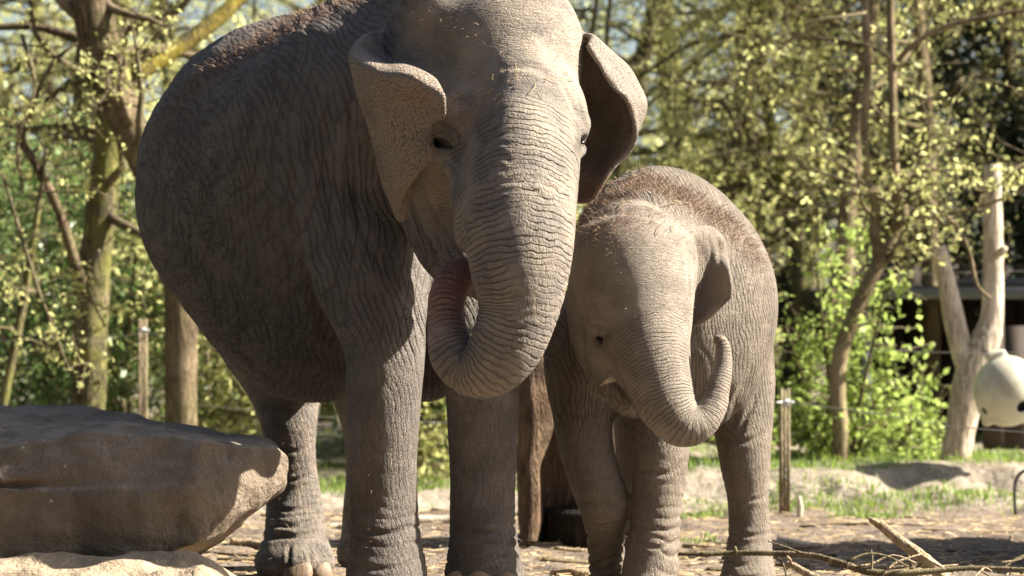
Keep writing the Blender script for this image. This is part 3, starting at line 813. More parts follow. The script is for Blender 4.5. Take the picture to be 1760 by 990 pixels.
    # the debarked forked trunk
    root = thing('dead_tree', 'pale forked debarked dead tree trunk with two sawn-off arms', 'dead tree', (P(1645, 810, 19.0)[0], 8.0, .2))
    p, r = pc([(1636, 840, 19.0, 27), (1642, 790, 19.0, 26), (1654, 720, 19.0, 27), (1668, 655, 19.0, 30), (1692, 590, 19.0, 27), (1705, 545, 19.0, 20), (1707, 470, 19.0, 18), (1707, 400, 19.0, 17), (1706, 340, 19.0, 16), (1706, 284, 19.0, 16)])
    ring_tube('trunk', p, r, M['pale'], root, 16, 6, .05)
    p, r = pc([(1672, 650, 19.0, 22), (1656, 610, 19.0, 20), (1640, 550, 19.0, 19), (1628, 490, 19.0, 16), (1612, 424, 19.0, 14)])
    ring_tube('limb', p, r, M['pale'], root, 14, 5, .05)
    p, r = pc([(1712, 440, 18.95, 6), (1722, 432, 18.9, 7), (1728, 424, 18.9, 5)])
    ring_tube('knot', p, r, M['pale'], root, 10, 3, .05)
    for (a, b, rr) in ((1706, 284, 15), (1612, 424, 13)):
        c = P(a, b, 19.0); rr = PX(rr, 19.0)
        g = Geo(); g.tube([(c[0], c[1], c[2] - .005), (c[0] - .002, c[1], c[2] + .006)], rr * .96, 14); link('sawn_end', g.mesh('sawn_end'), M['cutwood'], root)

# ---------------------------------------------------------------- feeder ball and shelter
def make_feeder():
    t = NT('cream_plastic'); co = t.coord()
    col = t.mix(t.sstep(t.noise(co, 6, 4), .4, .7), (0.56, 0.54, 0.42), (0.42, 0.38, 0.28))
    t.bsdf(col, .38, t.bump(t.noise(co, 90, 3), .001), .45)
    c = P(1731, 672, 18.4); r = PX(58, 18.4)
    vx = Vox(c - r * 1.5, c + r * 1.5, .0065)
    vx.ell(c, (r, r, r * 1.06), .02)
    for a, dx in ((1690, 0), (1775, 0)):
        vx.chain(*pc([(a, 700, 18.4, 9), (a + (6 if a < 1731 else -6), 726, 18.4, 8)]), k=.03)
    x, y, z = vx._xyz(np.zeros(3, int), vx.n)
    vx.f = np.maximum(vx.f, (c[2] - r * 1.05) - z + 0 * x + 0 * y).astype(np.float32)
    vx.chain(*pc([(1700, 612, 18.38, 8), (1722, 608, 18.38, 8)]), k=.02)
    inner = vx.f.copy()
    vx.ell(c, (r * .9, r * .9, r * .96), 0.0, sub=True)
    for (a, b, rr) in ((1750, 699, 11), (1688, 706, 7), (1731, 640, 0)):
        if not rr: continue
        q = P(a, b, 18.4); dd = np.array((q[0] - c[0], 0, q[2] - c[2])); dd[1] = -math.sqrt(max(r * r - dd @ dd, .0004))
        q = c + dd
        vx.chain([q - dd / r * .05, q + dd / r * .05], [PX(rr, 18.4)] * 2, k=.006, sub=True)
    v, q = vx.net(2)
    root = thing('feeder_ball', 'cream plastic feeder ball with dark holes hung from the forked trunk at the right edge', 'feeder ball', c)
    link('shell', mesh_np('shell', v, q), t.m, root)
    dark = plain('feeder_inside', (0.01, 0.01, 0.01), .9)
    link('lining', ellipsoid_mesh('lining', c, (r * .86, r * .86, r * .9)), dark, root)
    g = Geo(); g.tube([c + (-.03, 0, r * 1.02), P(1708, 606, 18.6), P(1690, 604, 18.95)], .009, 6); link('bracket', g.mesh('bracket'), M['bolt'], root)

def make_shelter():
    dk = plain('dark_boards', (0.045, 0.032, 0.024), .8, 0, .35, 8)
    gr = plain('grey_boards', (0.16, 0.16, 0.16), .7, 0, .2, 8)
    bl = plain('grey_blue_paint', (0.13, 0.15, 0.18), .5, 0, .15)
    y0 = 11.6
    x0, x1 = 2.75, 8.2
    root = thing('shelter', 'low dark wooden shelter with a grey roof edge behind the shrub', 'shelter', (5.4, y0, 0))
    n = 0
    x = x0
    while x < x1:                            # wall boards one by one
        g = Geo(); w = .16
        g.box((x, y0 + (n % 2) * .012 + 2.0, .1), (x + w - .012, y0 + 2.03 + (n % 2) * .012, 1.7)); link('wall_board', g.mesh('wall_board', False), dk, root)
        x += w; n += 1
    for xa, xb in ((x0, x0 + .03), (x1 - .03, x1)):
        g = Geo(); g.box((xa, y0 + .3, .1), (xb, y0 + 2.0, 1.7)); link('side_wall', g.mesh('side_wall', False), dk, root)
    z = P(0, 505, y0 - CY)[2]
    g = Geo(); g.box((x0 - .15, y0 - .15, z - .03), (x1 + .2, y0 + 2.4, z + .06)); link('roof', g.mesh('roof', False), dk, root)
    g = Geo(); g.box((x0 - .2, y0 - .22, z - .045), (x1 + .2, y0 - .155, z + .045)); link('roof_edge', g.mesh('roof_edge', False), gr, root)
    g = Geo(); g.box((x0 + .9, y0 + .4, z + .065), (x1 + .2, y0 + 1.2, z + .13)); link('roof_sheet', g.mesh('roof_sheet', False), gr, root)
    for px in (1487, 1700, 1900):
        c = P(px, 700, y0 - CY); g = Geo(); g.box((c[0] - .035, y0 - .1, .05), (c[0] + .035, y0 - .03, z - .05)); link('post', g.mesh('post', False), bl, root)
    g = Geo()
    c = P(1690, 700, 21.4)
    for k in range(4):
        g = Geo(); g.box((c[0] + k * .165, c[1] + .002 * (k % 2), .2), (c[0] + k * .165 + .158, c[1] + .04, P(0, 560, 21.4)[2])); link('front_board', g.mesh('front_board', False), dk, root)
# ---------------------------------------------------------------- signed-distance sculpting
class Vox:
    def __init__(s, lo, hi, h):
        s.lo = np.array(lo, dtype=float); s.h = h
        s.n = np.ceil((np.array(hi) - s.lo) / h).astype(int) + 1
        s.f = np.full(s.n, 9.0, dtype=np.float32)
    def _sl(s, lo, hi):
        a = np.clip(np.floor((np.array(lo) - s.lo) / s.h).astype(int), 0, s.n - 1)
        b = np.clip(np.ceil((np.array(hi) - s.lo) / s.h).astype(int) + 1, 1, s.n)
        return a, b
    def _xyz(s, a, b):
        return [(s.lo[k] + s.h * np.arange(a[k], b[k])).astype(np.float32).reshape([-1 if j == k else 1 for j in range(3)]) for k in range(3)]
    def _comb(s, a, b, d, k, sub=False):
        sl = tuple(slice(a[i], b[i]) for i in range(3))
        f = s.f[sl]
        if sub:
            d = -d
            h = np.maximum(k - np.abs(f - d), 0) / max(k, 1e-6)
            s.f[sl] = np.maximum(f, d) + h * h * k * .25
        else:
            h = np.maximum(k - np.abs(f - d), 0) / max(k, 1e-6)
            s.f[sl] = np.minimum(f, d) - h * h * k * .25
    def ell(s, c, r, k=0.05, rot=None, sub=False):
        """ellipsoid; rot: 3x3 whose columns are its axes"""
        c = np.array(c, dtype=float); r = np.array(r, dtype=float)
        m = np.eye(3) if rot is None else np.array(rot)
        ext = np.sqrt(((m * r) ** 2).sum(1)) + k + 0.12
        a, b = s._sl(c - ext, c + ext)
        if (b - a).min() <= 0: return
        x, y, z = s._xyz(a, b)
        x, y, z = x - c[0], y - c[1], z - c[2]
        l = [x * np.float32(m[0, i]) + y * np.float32(m[1, i]) + z * np.float32(m[2, i]) for i in range(3)]
        k0 = np.sqrt(sum((l[i] / r[i]) ** 2 for i in range(3)))
        k1 = np.sqrt(sum((l[i] / r[i] ** 2) ** 2 for i in range(3)))
        d = k0 * (k0 - 1) / np.maximum(k1, 1e-6)
        s._comb(a, b, d.astype(np.float32), k, sub)
    def chain(s, pts, rad, k=0.05, n=5, sub=False, sq=(1, 1, 1)):
        """smooth tapered tube through pts; sq squashes distances per axis (sq>1 = thinner on that axis)"""
        pr = catmull(np.column_stack([np.array(pts, dtype=float), np.array(rad, dtype=float)]), n)
        p, r = pr[:, :3], pr[:, 3]
        mg = r.max() / min(sq) + k + 0.1
        a, b = s._sl(p.min(0) - mg, p.max(0) + mg)
        d = np.full(b - a, 9.0, dtype=np.float32)
        sq = np.array(sq, dtype=float)
        for i in range(len(p) - 1):
            m2 = max(r[i], r[i+1]) / min(sq) + k + 0.1
            a2, b2 = s._sl(np.minimum(p[i], p[i+1]) - m2, np.maximum(p[i], p[i+1]) + m2)
            a2 = np.maximum(a2, a); b2 = np.minimum(b2, b)
            if (b2 - a2).min() <= 0: continue
            x, y, z = s._xyz(a2, b2)
            e = (p[i+1] - p[i]) * sq; L = (e ** 2).sum() + 1e-9
            x, y, z = (x - p[i][0]) * sq[0], (y - p[i][1]) * sq[1], (z - p[i][2]) * sq[2]
            t = np.clip((x * e[0] + y * e[1] + z * e[2]) / L, 0, 1)
            dd = np.sqrt((x - t * e[0]) ** 2 + (y - t * e[1]) ** 2 + (z - t * e[2]) ** 2) - (r[i] + t * (r[i+1] - r[i]))
            sl = tuple(slice(a2[j] - a[j], b2[j] - a[j]) for j in range(3))
            d[sl] = np.minimum(d[sl], dd)
        s._comb(a, b, d, k, sub)
    def sheet(s, grid, th, k=0.03, n=10):
        """a skin flap: control grid (rows, cols, 4) of world points and half thickness factor"""
        g = np.array(grid, dtype=float)
        g = np.stack([catmull(g[i], n) for i in range(len(g))])
        g = np.stack([catmull(g[:, j], n) for j in range(g.shape[1])], 1)
        # refine until the spacing is below the voxel
        for ax in (0, 1):
            sp = np.linalg.norm(np.diff(g[..., :3], axis=ax), axis=-1).max()
            mfac = max(1, int(math.ceil(sp / (s.h * 0.9))))
            if mfac > 1:
                g2 = np.moveaxis(g, ax, 0)
                t = np.linspace(0, len(g2) - 1, (len(g2) - 1) * mfac + 1)
                i = np.minimum(t.astype(int), len(g2) - 2); fr = (t - i).reshape(-1, *([1] * (g2.ndim - 1)))
                g = np.moveaxis(g2[i] * (1 - fr) + g2[i + 1] * fr, 0, ax)
        pts = g.reshape(-1, g.shape[-1])
        mg = th * 1.6 + k + 0.03
        a, b = s._sl(pts[:, :3].min(0) - mg, pts[:, :3].max(0) + mg)
        d = np.full(b - a, 9.0, dtype=np.float32)
        m = int(math.ceil((th * 1.5 + k + s.h) / s.h))
        off = np.stack(np.meshgrid(*[np.arange(-m, m + 1)] * 3, indexing='ij'), -1)
        base = np.rint((pts[:, :3] - s.lo) / s.h).astype(int)
        n3 = d.shape
        for (q, bi) in zip(pts, base):
            i0 = np.maximum(bi - m, a); i1 = np.minimum(bi + m + 1, b)
            if (i1 - i0).min() <= 0: continue
            x, y, z = s._xyz(i0, i1)
            dd = np.sqrt((x - q[0]) ** 2 + (y - q[1]) ** 2 + (z - q[2]) ** 2) - th * q[3]
            sl = tuple(slice(i0[j] - a[j], i1[j] - a[j]) for j in range(3))
            np.minimum(d[sl], dd, out=d[sl])
        s._comb(a, b, d, k)
        return pts
    def net(s, smooth=2):
        f = s.f; sg = f < 0
        cor = [(i, j, k) for i in (0, 1) for j in (0, 1) for k in (0, 1)]
        n = s.n
        cnt = np.zeros(n - 1, dtype=np.int8)
        for (i, j, k) in cor:
            cnt += sg[i:n[0]-1+i, j:n[1]-1+j, k:n[2]-1+k]
        act = (cnt > 0) & (cnt < 8)
        idx = np.argwhere(act)
        vid = np.full(n - 1, -1, dtype=np.int32); vid[act] = np.arange(len(idx))
        val = np.stack([f[idx[:, 0] + i, idx[:, 1] + j, idx[:, 2] + k] for (i, j, k) in cor], 1)
        pos = np.zeros((len(idx), 3)); c = np.zeros(len(idx))
        for a in range(8):
            for b in range(a + 1, 8):
                ca, cb = np.array(cor[a]), np.array(cor[b])
                if np.abs(ca - cb).sum() != 1: continue
                m = (val[:, a] < 0) != (val[:, b] < 0)
                t = val[:, a] / (val[:, a] - val[:, b] + 1e-12)
                p = ca + t[:, None] * (cb - ca)
                pos[m] += p[m]; c[m] += 1
        v = s.lo + s.h * (idx + pos / c[:, None])
        quads = []
        for ax in range(3):
            u, w = (ax + 1) % 3, (ax + 2) % 3
            sa = [slice(None)] * 3; sb = [slice(None)] * 3
            sa[ax] = slice(0, n[ax] - 1); sb[ax] = slice(1, n[ax])
            A, B = sg[tuple(sa)], sg[tuple(sb)]
            e = np.argwhere(A != B)
            e = e[(e[:, u] > 0) & (e[:, w] > 0) & (e[:, u] < n[u] - 1) & (e[:, w] < n[w] - 1)]
            ins = A[e[:, 0], e[:, 1], e[:, 2]]
            def g(du, dw):
                q = e.copy(); q[:, u] += du; q[:, w] += dw
                return vid[q[:, 0], q[:, 1], q[:, 2]]
            q = np.stack([g(-1, -1), g(0, -1), g(0, 0), g(-1, 0)], 1)
            q[~ins] = q[~ins][:, ::-1]
            quads.append(q)
        q = np.vstack(quads)
        q = q[(q >= 0).all(1)]
        for it in range(smooth):
            acc = np.zeros_like(v); cn = np.zeros(len(v))
            for a in range(4):
                for b in ((a + 1) % 4, (a + 3) % 4):
                    for ax in range(3):
                        acc[:, ax] += np.bincount(q[:, a], weights=v[q[:, b], ax], minlength=len(v))
                    cn += np.bincount(q[:, a], minlength=len(v))
            v = v * .4 + .6 * acc / np.maximum(cn, 1)[:, None]
        return v, q

def normals(v, q):
    nn = np.cross(v[q[:, 2]] - v[q[:, 0]], v[q[:, 3]] - v[q[:, 1]])
    out = np.zeros_like(v)
    for a in range(4):
        for ax in range(3):
            out[:, ax] += np.bincount(q[:, a], weights=nn[:, ax], minlength=len(v))
    return out / (np.linalg.norm(out, axis=1)[:, None] + 1e-12)

def near_path(v, path, n=8):
    """for each vertex: arc length on the path, distance / radius there, radius; path rows = x, y, z, r"""
    pr = catmull(path, n)
    p, r = pr[:, :3], pr[:, 3]
    seg = np.linalg.norm(np.diff(p, axis=0), axis=1); cum = np.concatenate([[0], np.cumsum(seg)])
    best = np.full(len(v), 1e9); S = np.zeros(len(v)); RR = np.ones(len(v))
    for i in range(len(p) - 1):
        e = p[i+1] - p[i]; L = (e ** 2).sum() + 1e-12
        w = v - p[i]
        t = np.clip((w @ e) / L, 0, 1)
        rr = r[i] + t * (r[i+1] - r[i])
        d = np.linalg.norm(w - t[:, None] * e, axis=1) / rr
        m = d < best
        best[m] = d[m]; S[m] = cum[i] + t[m] * seg[i]; RR[m] = rr[m]
    return S, best, RR

def sst(x, a, b):
    t = np.clip((x - a) / (b - a), 0, 1)
    return t * t * (3 - 2 * t)

def pc(rows):
    """rows of (px, py, D, r_px) -> world points, radii"""
    pts = [P(a, b, c) for (a, b, c, r) in rows]
    return pts, [PX(r, c) for (a, b, c, r) in rows]

def yawrot(deg, pitch=0.0):
    """axes: columns = (right, along body axis, up); body axis points away from the camera, turned left by deg"""
    a, b = R(deg), R(pitch)
    return np.array(Matrix.Rotation(a, 3, 'Z') @ Matrix.Rotation(b, 3, 'X'))

def project(v):
    D = v[:, 1] - CY
    return 880 + v[:, 0] * F / D, HOR - (v[:, 2] - CZ) * F / D, D
# ---------------------------------------------------------------- adult elephant
def build_adult():
    vx = Vox((-1.85, -1.05, -0.03), (0.62, 2.75, 2.62), 0.009)
    rot = yawrot(22)
    # torso
    vx.ell(P(503, 318, 12.35), (.64, 1.10, .72), 0.1, rot)
    vx.ell(P(470, 330, 12.95), (.50, .72, .64), 0.2, rot)
    vx.ell(P(625, 300, 11.7), (.47, .62, .70), 0.2, rot)
    vx.ell(P(535, 470, 12.2), (.40, .85, .555), 0.2, rot)          # belly sag
    # spine ridge
    vx.chain(*pc([(720, 5, 11.2, 40), (630, 35, 11.7, 40), (555, 72, 12.1, 38), (470, 112, 12.6, 36), (400, 152, 13.0, 34), (335, 215, 13.4, 32)]), k=0.16)
    # neck
    vx.chain(*pc([(610, 240, 11.7, 190), (720, 190, 11.25, 160), (800, 150, 10.95, 150)]), k=0.2)
    # chest between the legs
    vx.chain(*pc([(700, 560, 11.5, 75), (735, 625, 11.55, 62), (700, 600, 12.0, 90)]), k=0.12)
    # front legs
    L1 = [(612, 330, 11.35, 128), (632, 440, 11.2, 108), (650, 530, 11.08, 84), (660, 600, 11.02, 70), (660, 700, 11.0, 64), (659, 790, 11.0, 59), (660, 870, 11.0, 58), (662, 930, 10.98, 62), (664, 985, 10.95, 70), (664, 1020, 10.93, 74)]
    vx.chain(*pc(L1), k=0.1)
    L2 = [(800, 420, 11.45, 100), (812, 540, 11.3, 80), (826, 640, 11.2, 66), (829, 720, 11.18, 61), (830, 800, 11.17, 58), (830, 860, 11.16, 57), (831, 930, 11.14, 60), (832, 985, 11.12, 68), (832, 1018, 11.1, 72)]
    vx.chain(*pc(L2), k=0.08)
    for (lx, D) in ((664, 10.95), (832, 11.1)):
        c = P(lx, 1040, D); vx.ell((c[0], c[1], 0.06), (.165, .18, .085), 0.05)
    # rear legs
    L3 = [(455, 430, 13.0, 150), (475, 560, 12.85, 105), (490, 660, 12.7, 66), (497, 730, 12.6, 48), (500, 790, 12.6, 43), (504, 850, 12.62, 47), (507, 905, 12.58, 52), (507, 950, 12.52, 58), (506, 972, 12.5, 60)]
    vx.chain(*pc(L3), k=0.12)
    c = P(505, 985, 12.45); vx.ell((c[0], c[1] + .03, 0.075), (.17, .19, .1), 0.05)
    L4 = [(600, 500, 13.2, 140), (625, 620, 13.1, 80), (636, 720, 13.05, 52), (640, 800, 13.05, 46), (640, 900, 13.05, 52), (640, 950, 13.0, 56)]
    vx.chain(*pc(L4), k=0.1)
    c = P(640, 970, 13.0); vx.ell((c[0], c[1], 0.07), (.16, .17, .09), 0.05)
    # toe bulges on the rear foot
    for (tx, D, r) in ((468, 12.41, .055), (510, 12.36, .058), (550, 12.41, .05)):
        q = P(tx, 968, D); vx.ell((q[0], q[1] + .02, 0.085), (r, r, .07), 0.04)
    # skull and face
    vx.ell(P(836, 118, 11.0), (.345, .47, .385), 0.1, yawrot(18, 25))
    vx.ell(P(905, 205, 10.63), (PX(107, 10.6), .22, PX(115, 10.6)), 0.1)
    vx.ell(P(878, 75, 10.86), (PX(116, 10.8), .28, PX(118, 10.8)), 0.12, yawrot(15, 20))
    vx.ell(P(745, 20, 10.92), (PX(62, 10.8), .24, PX(75, 10.8)), 0.1)
    vx.ell(P(800, 205, 10.68), (PX(68, 10.6), .20, PX(62, 10.6)), 0.08)        # left brow
    vx.chain(*pc([(896, 140, 10.56, 44), (892, 182, 10.47, 46), (890, 225, 10.40, 52), (888, 275, 10.36, 60)]), k=0.10)   # nose bridge
    vx.ell(P(752, 95, 10.58), (.05, .09, .10), 0.09, sub=True)             # temple hollow
    vx.ell(P(846, 185, 10.17), (.035, .07, .09), 0.08, sub=True)
    vx.chain(*pc([(745, 170, 10.78, 62), (742, 225, 10.80, 66), (745, 290, 10.86, 62)]), k=0.08)     # side of the face
    vx.chain(*pc([(770, 268, 10.60, 24), (792, 300, 10.50, 22), (806, 345, 10.42, 34), (820, 400, 10.40, 40)]), k=0.05)   # cheekbone
    vx.chain(*pc([(735, 300, 10.94, 66), (752, 370, 10.90, 64), (768, 430, 10.84, 52), (800, 470, 10.76, 40)]), k=0.07)   # jaw
    vx.ell(P(786, 385, 10.55), (.035, .13, .11), 0.05, sub=True)            # hollow between cheek and trunk
    # trunk
    T = [(898, 235, 10.56, 100), (896, 285, 10.46, 101), (894, 345, 10.36, 98), (893, 405, 10.30, 95), (894, 465, 10.26, 85), (892, 528, 10.24, 70), (871, 590, 10.24, 64), (842, 628, 10.26, 55), (808, 636, 10.29, 45), (779, 610, 10.31, 41), (767, 560, 10.34, 33), (768, 512, 10.38, 32), (786, 479, 10.44, 31), (818, 470, 10.58, 26), (846, 478, 10.66, 24)]
    vx.chain(*pc(T), k=0.045, n=8)
    # lower lip
    vx.chain(*pc([(810, 455, 10.72, 34), (835, 500, 10.68, 22)]), k=0.05)
    # eyes
    vx.ell(P(756, 247, 10.50), (.055, .055, .032), 0.035, sub=True)
    for (dy, rr) in ((-14, 6), (-26, 6), (-38, 6), (13, 7), (26, 6)):
        e = 1 + abs(dy) / 60
        vx.chain(*pc([(728, 250 + dy * .6, 10.62, rr), (745, 246 + dy, 10.565, rr), (766, 248 + dy * .95, 10.53, rr), (766 + 20 * e, 260 + dy * .35, 10.515, rr * .8)]), k=0.016)
    vx.chain(*pc([(1002, 212, 10.66, 12), (998, 226, 10.58, 10), (984, 232, 10.53, 7)]), k=0.03)
    vx.ell(P(1003, 244, 10.56), (.022, .05, .022), 0.02, sub=True)
    vx.chain(*pc([(1000, 258, 10.6, 9), (994, 264, 10.55, 7), (984, 262, 10.52, 5)]), k=0.02)
    # warty patches above the front feet
    rs = np.random.RandomState(4)
    for (wx, wy, D, n) in ((650, 952, 10.845, 22), (878, 945, 11.06, 16)):
        for _ in range(n):
            a, r = rs.rand() * 6.28, math.sqrt(rs.rand()) * 19
            ox = r * math.cos(a)
            vx.ell(P(wx + ox, wy + 1.25 * r * math.sin(a), D + abs(ox) * .0006), [rs.uniform(.009, .016)] * 3, 0.004)
    # ears
    def G(rows, th=None):
        return [[(*P(a, b, c), (1.0 if th is None else th[i][j])) for j, (a, b, c) in enumerate(r)] for i, r in enumerate(rows)]
    EL = [[(668, 62, 11.02), (655, 62, 10.98), (652, 72, 10.94), (650, 92, 10.86), (668, 112, 10.80), (700, 122, 10.72), (738, 146, 10.62)],
          [(670, 85, 11.02), (645, 60, 10.95), (622, 68, 10.86), (640, 96, 10.76), (668, 112, 10.68), (703, 117, 10.60), (746, 141, 10.50)],
          [(672, 110, 11.02), (638, 78, 10.92), (604, 90, 10.76), (632, 110, 10.66), (662, 124, 10.58), (703, 130, 10.49), (757, 157, 10.41)],
          [(674, 130, 11.02), (640, 118, 10.92), (606, 110, 10.75), (634, 126, 10.64), (662, 137, 10.56), (704, 143, 10.47), (763, 174, 10.39)],
          [(676, 170, 11.02), (645, 160, 10.92), (617, 158, 10.79), (640, 168, 10.68), (668, 176, 10.61), (707, 182, 10.54), (761, 200, 10.44)],
          [(680, 225, 11.02), (658, 215, 10.94), (632, 212, 10.82), (652, 218, 10.73), (676, 222, 10.65), (704, 222, 10.60), (740, 213, 10.53)],
          [(683, 255, 11.02), (665, 250, 10.95), (642, 250, 10.84), (660, 250, 10.75), (680, 250, 10.67), (706, 252, 10.61), (741, 251, 10.54)],
          [(686, 290, 11.02), (672, 288, 10.95), (654, 287, 10.84), (668, 287, 10.77), (684, 287, 10.71), (706, 285, 10.65), (735, 276, 10.58)],
          [(690, 335, 11.0), (684, 338, 10.97), (669, 338, 10.88), (676, 338, 10.83), (684, 335, 10.80), (694, 328, 10.76), (711, 304, 10.68)],
          [(690, 372, 10.97), (688, 377, 10.95), (682, 377, 10.91), (683, 376, 10.89), (685, 374, 10.87), (687, 365, 10.84), (693, 330, 10.78)]]
    ptsL = vx.sheet(G(EL), 0.0115, 0.014)
    ER = [[(1000, 55, 10.92), (1003, 60, 10.88), (1008, 62, 10.83), (1018, 66, 10.78), (1013, 80, 10.74)],
          [(1000, 110, 10.98), (1018, 106, 10.96), (1038, 96, 10.90), (1055, 94, 10.80), (1034, 114, 10.70)],
          [(1000, 160, 11.0), (1033, 150, 11.0), (1064, 138, 10.94), (1090, 136, 10.82), (1061, 150, 10.69)],
          [(1000, 210, 11.0), (1038, 205, 11.0), (1075, 194, 10.94), (1111, 180, 10.82), (1080, 174, 10.70)],
          [(998, 262, 10.98), (1030, 260, 10.98), (1060, 254, 10.92), (1082, 246, 10.83), (1094, 236, 10.77)],
          [(990, 308, 10.95), (1010, 310, 10.94), (1032, 306, 10.90), (1045, 302, 10.84), (1051, 296, 10.80)],
          [(982, 345, 10.92), (994, 348, 10.91), (1006, 347, 10.88), (1018, 342, 10.85), (1024, 337, 10.83)]]
    ptsR = vx.sheet(G(ER), 0.0115, 0.014)
    v, q = vx.net(2)
    return v, q, dict(T=T, L=[L1, L2, L3, L4], ears=(ptsL, ptsR))
# ---------------------------------------------------------------- calf
def build_calf():
    vx = Vox((0.05, -0.45, -0.03), (1.22, 1.8, 1.82), 0.008)
    rot = yawrot(-8)
    vx.ell(P(1170, 545, 11.9), (PX(153, 11.9), .44, PX(205, 11.95)), 0.08, rot)
    vx.ell(P(1130, 482, 11.8), (PX(135, 11.8), .42, PX(150, 11.8)), 0.12, rot)
    vx.ell(P(1185, 520, 11.95), (PX(142, 11.95), .36, PX(185, 11.95)), 0.12, rot)
    vx.chain(*pc([(1112, 346, 11.7, 40), (1150, 364, 11.85, 40), (1198, 408, 12.0, 40)]), k=0.14)
    # shoulder, neck
    vx.chain(*pc([(1130, 420, 11.800, 130), (1100, 430, 11.500, 112)]), k=0.1)
    vx.ell(P(1010, 620, 11.750), (PX(72, 11.750), .24, PX(130, 11.750)), 0.1)
    # head
    vx.ell(P(1086, 468, 11.320), (PX(108, 11.300), .27, PX(106, 11.300)), 0.06)
    vx.ell(P(1088, 425, 11.360), (PX(100, 11.300), .25, PX(60, 11.300)), 0.06)
    vx.ell(P(1097, 545, 11.240), (PX(90, 11.200), .21, PX(100, 11.200)), 0.1)
    vx.chain(*pc([(1015, 520, 11.400, 44), (1022, 580, 11.360, 42), (1045, 630, 11.300, 38), (1070, 668, 11.260, 34)]), k=0.06)
    # trunk
    T = [(1112, 560, 11.18, 74), (1122, 610, 11.10, 65), (1133, 655, 11.05, 57), (1148, 698, 11.01, 50), (1172, 728, 10.99, 41), (1201, 727, 10.99, 32), (1222, 702, 11.0, 26), (1235, 664, 11.02, 21), (1242, 630, 11.04, 17), (1243, 602, 11.05, 14), (1239, 586, 11.05, 11), (1232, 583, 11.05, 8)]
    vx.chain(*pc(T), k=0.04, n=8)
    vx.chain(*pc([(1068, 662, 11.280, 32), (1078, 688, 11.280, 26), (1092, 700, 11.300, 20)]), k=0.04)   # lower lip
    # mouth corner
    vx.chain(*pc([(1045, 655, 11.140, 5), (1065, 652, 11.080, 6), (1085, 668, 11.050, 6)]), k=0.02, sub=True)
    # legs
    L1 = [(1000, 590, 11.750, 66), (1000, 680, 11.700, 56), (1005, 755, 11.660, 48), (1022, 820, 11.620, 45), (1038, 865, 11.610, 44), (1040, 905, 11.660, 35), (1042, 950, 11.700, 32), (1046, 990, 11.720, 33)]
    vx.chain(*pc(L1), k=0.03)
    L2 = [(1125, 600, 11.800, 75), (1132, 700, 11.660, 56), (1135, 770, 11.600, 50), (1132, 830, 11.580, 46), (1128, 880, 11.570, 43), (1124, 930, 11.560, 45), (1118, 980, 11.540, 49), (1117, 1010, 11.530, 52)]
    vx.chain(*pc(L2), k=0.03)
    L3 = [(1255, 560, 12.230, 72), (1270, 660, 12.180, 62), (1277, 740, 12.130, 50), (1281, 800, 12.100, 43), (1285, 850, 12.100, 36), (1288, 900, 12.100, 36), (1288, 945, 12.080, 40), (1286, 985, 12.040, 45)]
    vx.chain(*pc(L3), k=0.07)
    L4 = [(1120, 620, 12.15, 70), (1105, 730, 12.15, 50), (1098, 800, 12.15, 38), (1098, 900, 12.15, 36), (1098, 970, 12.15, 40)]
    vx.chain(*pc(L4), k=0.07)
    for (lx, D, r) in ((1046, 11.700, .085), (1117, 11.500, .125), (1286, 12.02, .116), (1098, 12.1, .105)):
        c = P(lx, 1000, D); vx.ell((c[0], c[1], 0.045), (r, r * 1.08, .06), 0.03)
    # eyes
    vx.ell(P(1031, 583, 11.150), (.020, .024, .012), 0.03, sub=True)
    for (dy, rr) in ((-9, 5), (-17, 5), (-25, 4), (9, 5), (18, 4)):
        vx.chain(*pc([(1010, 570 + dy * .5, 11.240, rr), (1024, 576 + dy, 11.200, rr), (1040, 586 + dy, 11.165, rr), (1052, 600 + dy * .2, 11.155, rr * .8)]), k=0.012)
    # ear
    def G(rows):
        return [[(*P(a, b, c), 1.0) for (a, b, c) in r] for r in rows]
    ER = [[(1168, 398, 11.400), (1178, 394, 11.340), (1200, 392, 11.36), (1222, 394, 11.42), (1238, 403, 11.47)],
          [(1170, 408, 11.420), (1182, 404, 11.330), (1204, 403, 11.36), (1226, 406, 11.42), (1244, 414, 11.46)],
          [(1174, 435, 11.440), (1188, 432, 11.380), (1212, 432, 11.39), (1234, 435, 11.43), (1250, 440, 11.45)],
          [(1175, 470, 11.450), (1190, 472, 11.440), (1215, 470, 11.430), (1240, 468, 11.390), (1256, 468, 11.340)],
          [(1175, 508, 11.440), (1190, 510, 11.440), (1215, 508, 11.420), (1240, 508, 11.370), (1258, 506, 11.310)],
          [(1178, 545, 11.400), (1190, 550, 11.400), (1208, 545, 11.380), (1228, 533, 11.350), (1246, 520, 11.310)],
          [(1180, 560, 11.380), (1188, 562, 11.380), (1196, 559, 11.370), (1210, 550, 11.360), (1224, 541, 11.340)]]
    ptsR = vx.sheet(G(ER), 0.0105, 0.016)
    v, q = vx.net(2)
    return v, q, dict(T=T, L=[L1, L2, L3, L4], ears=(ptsR,))
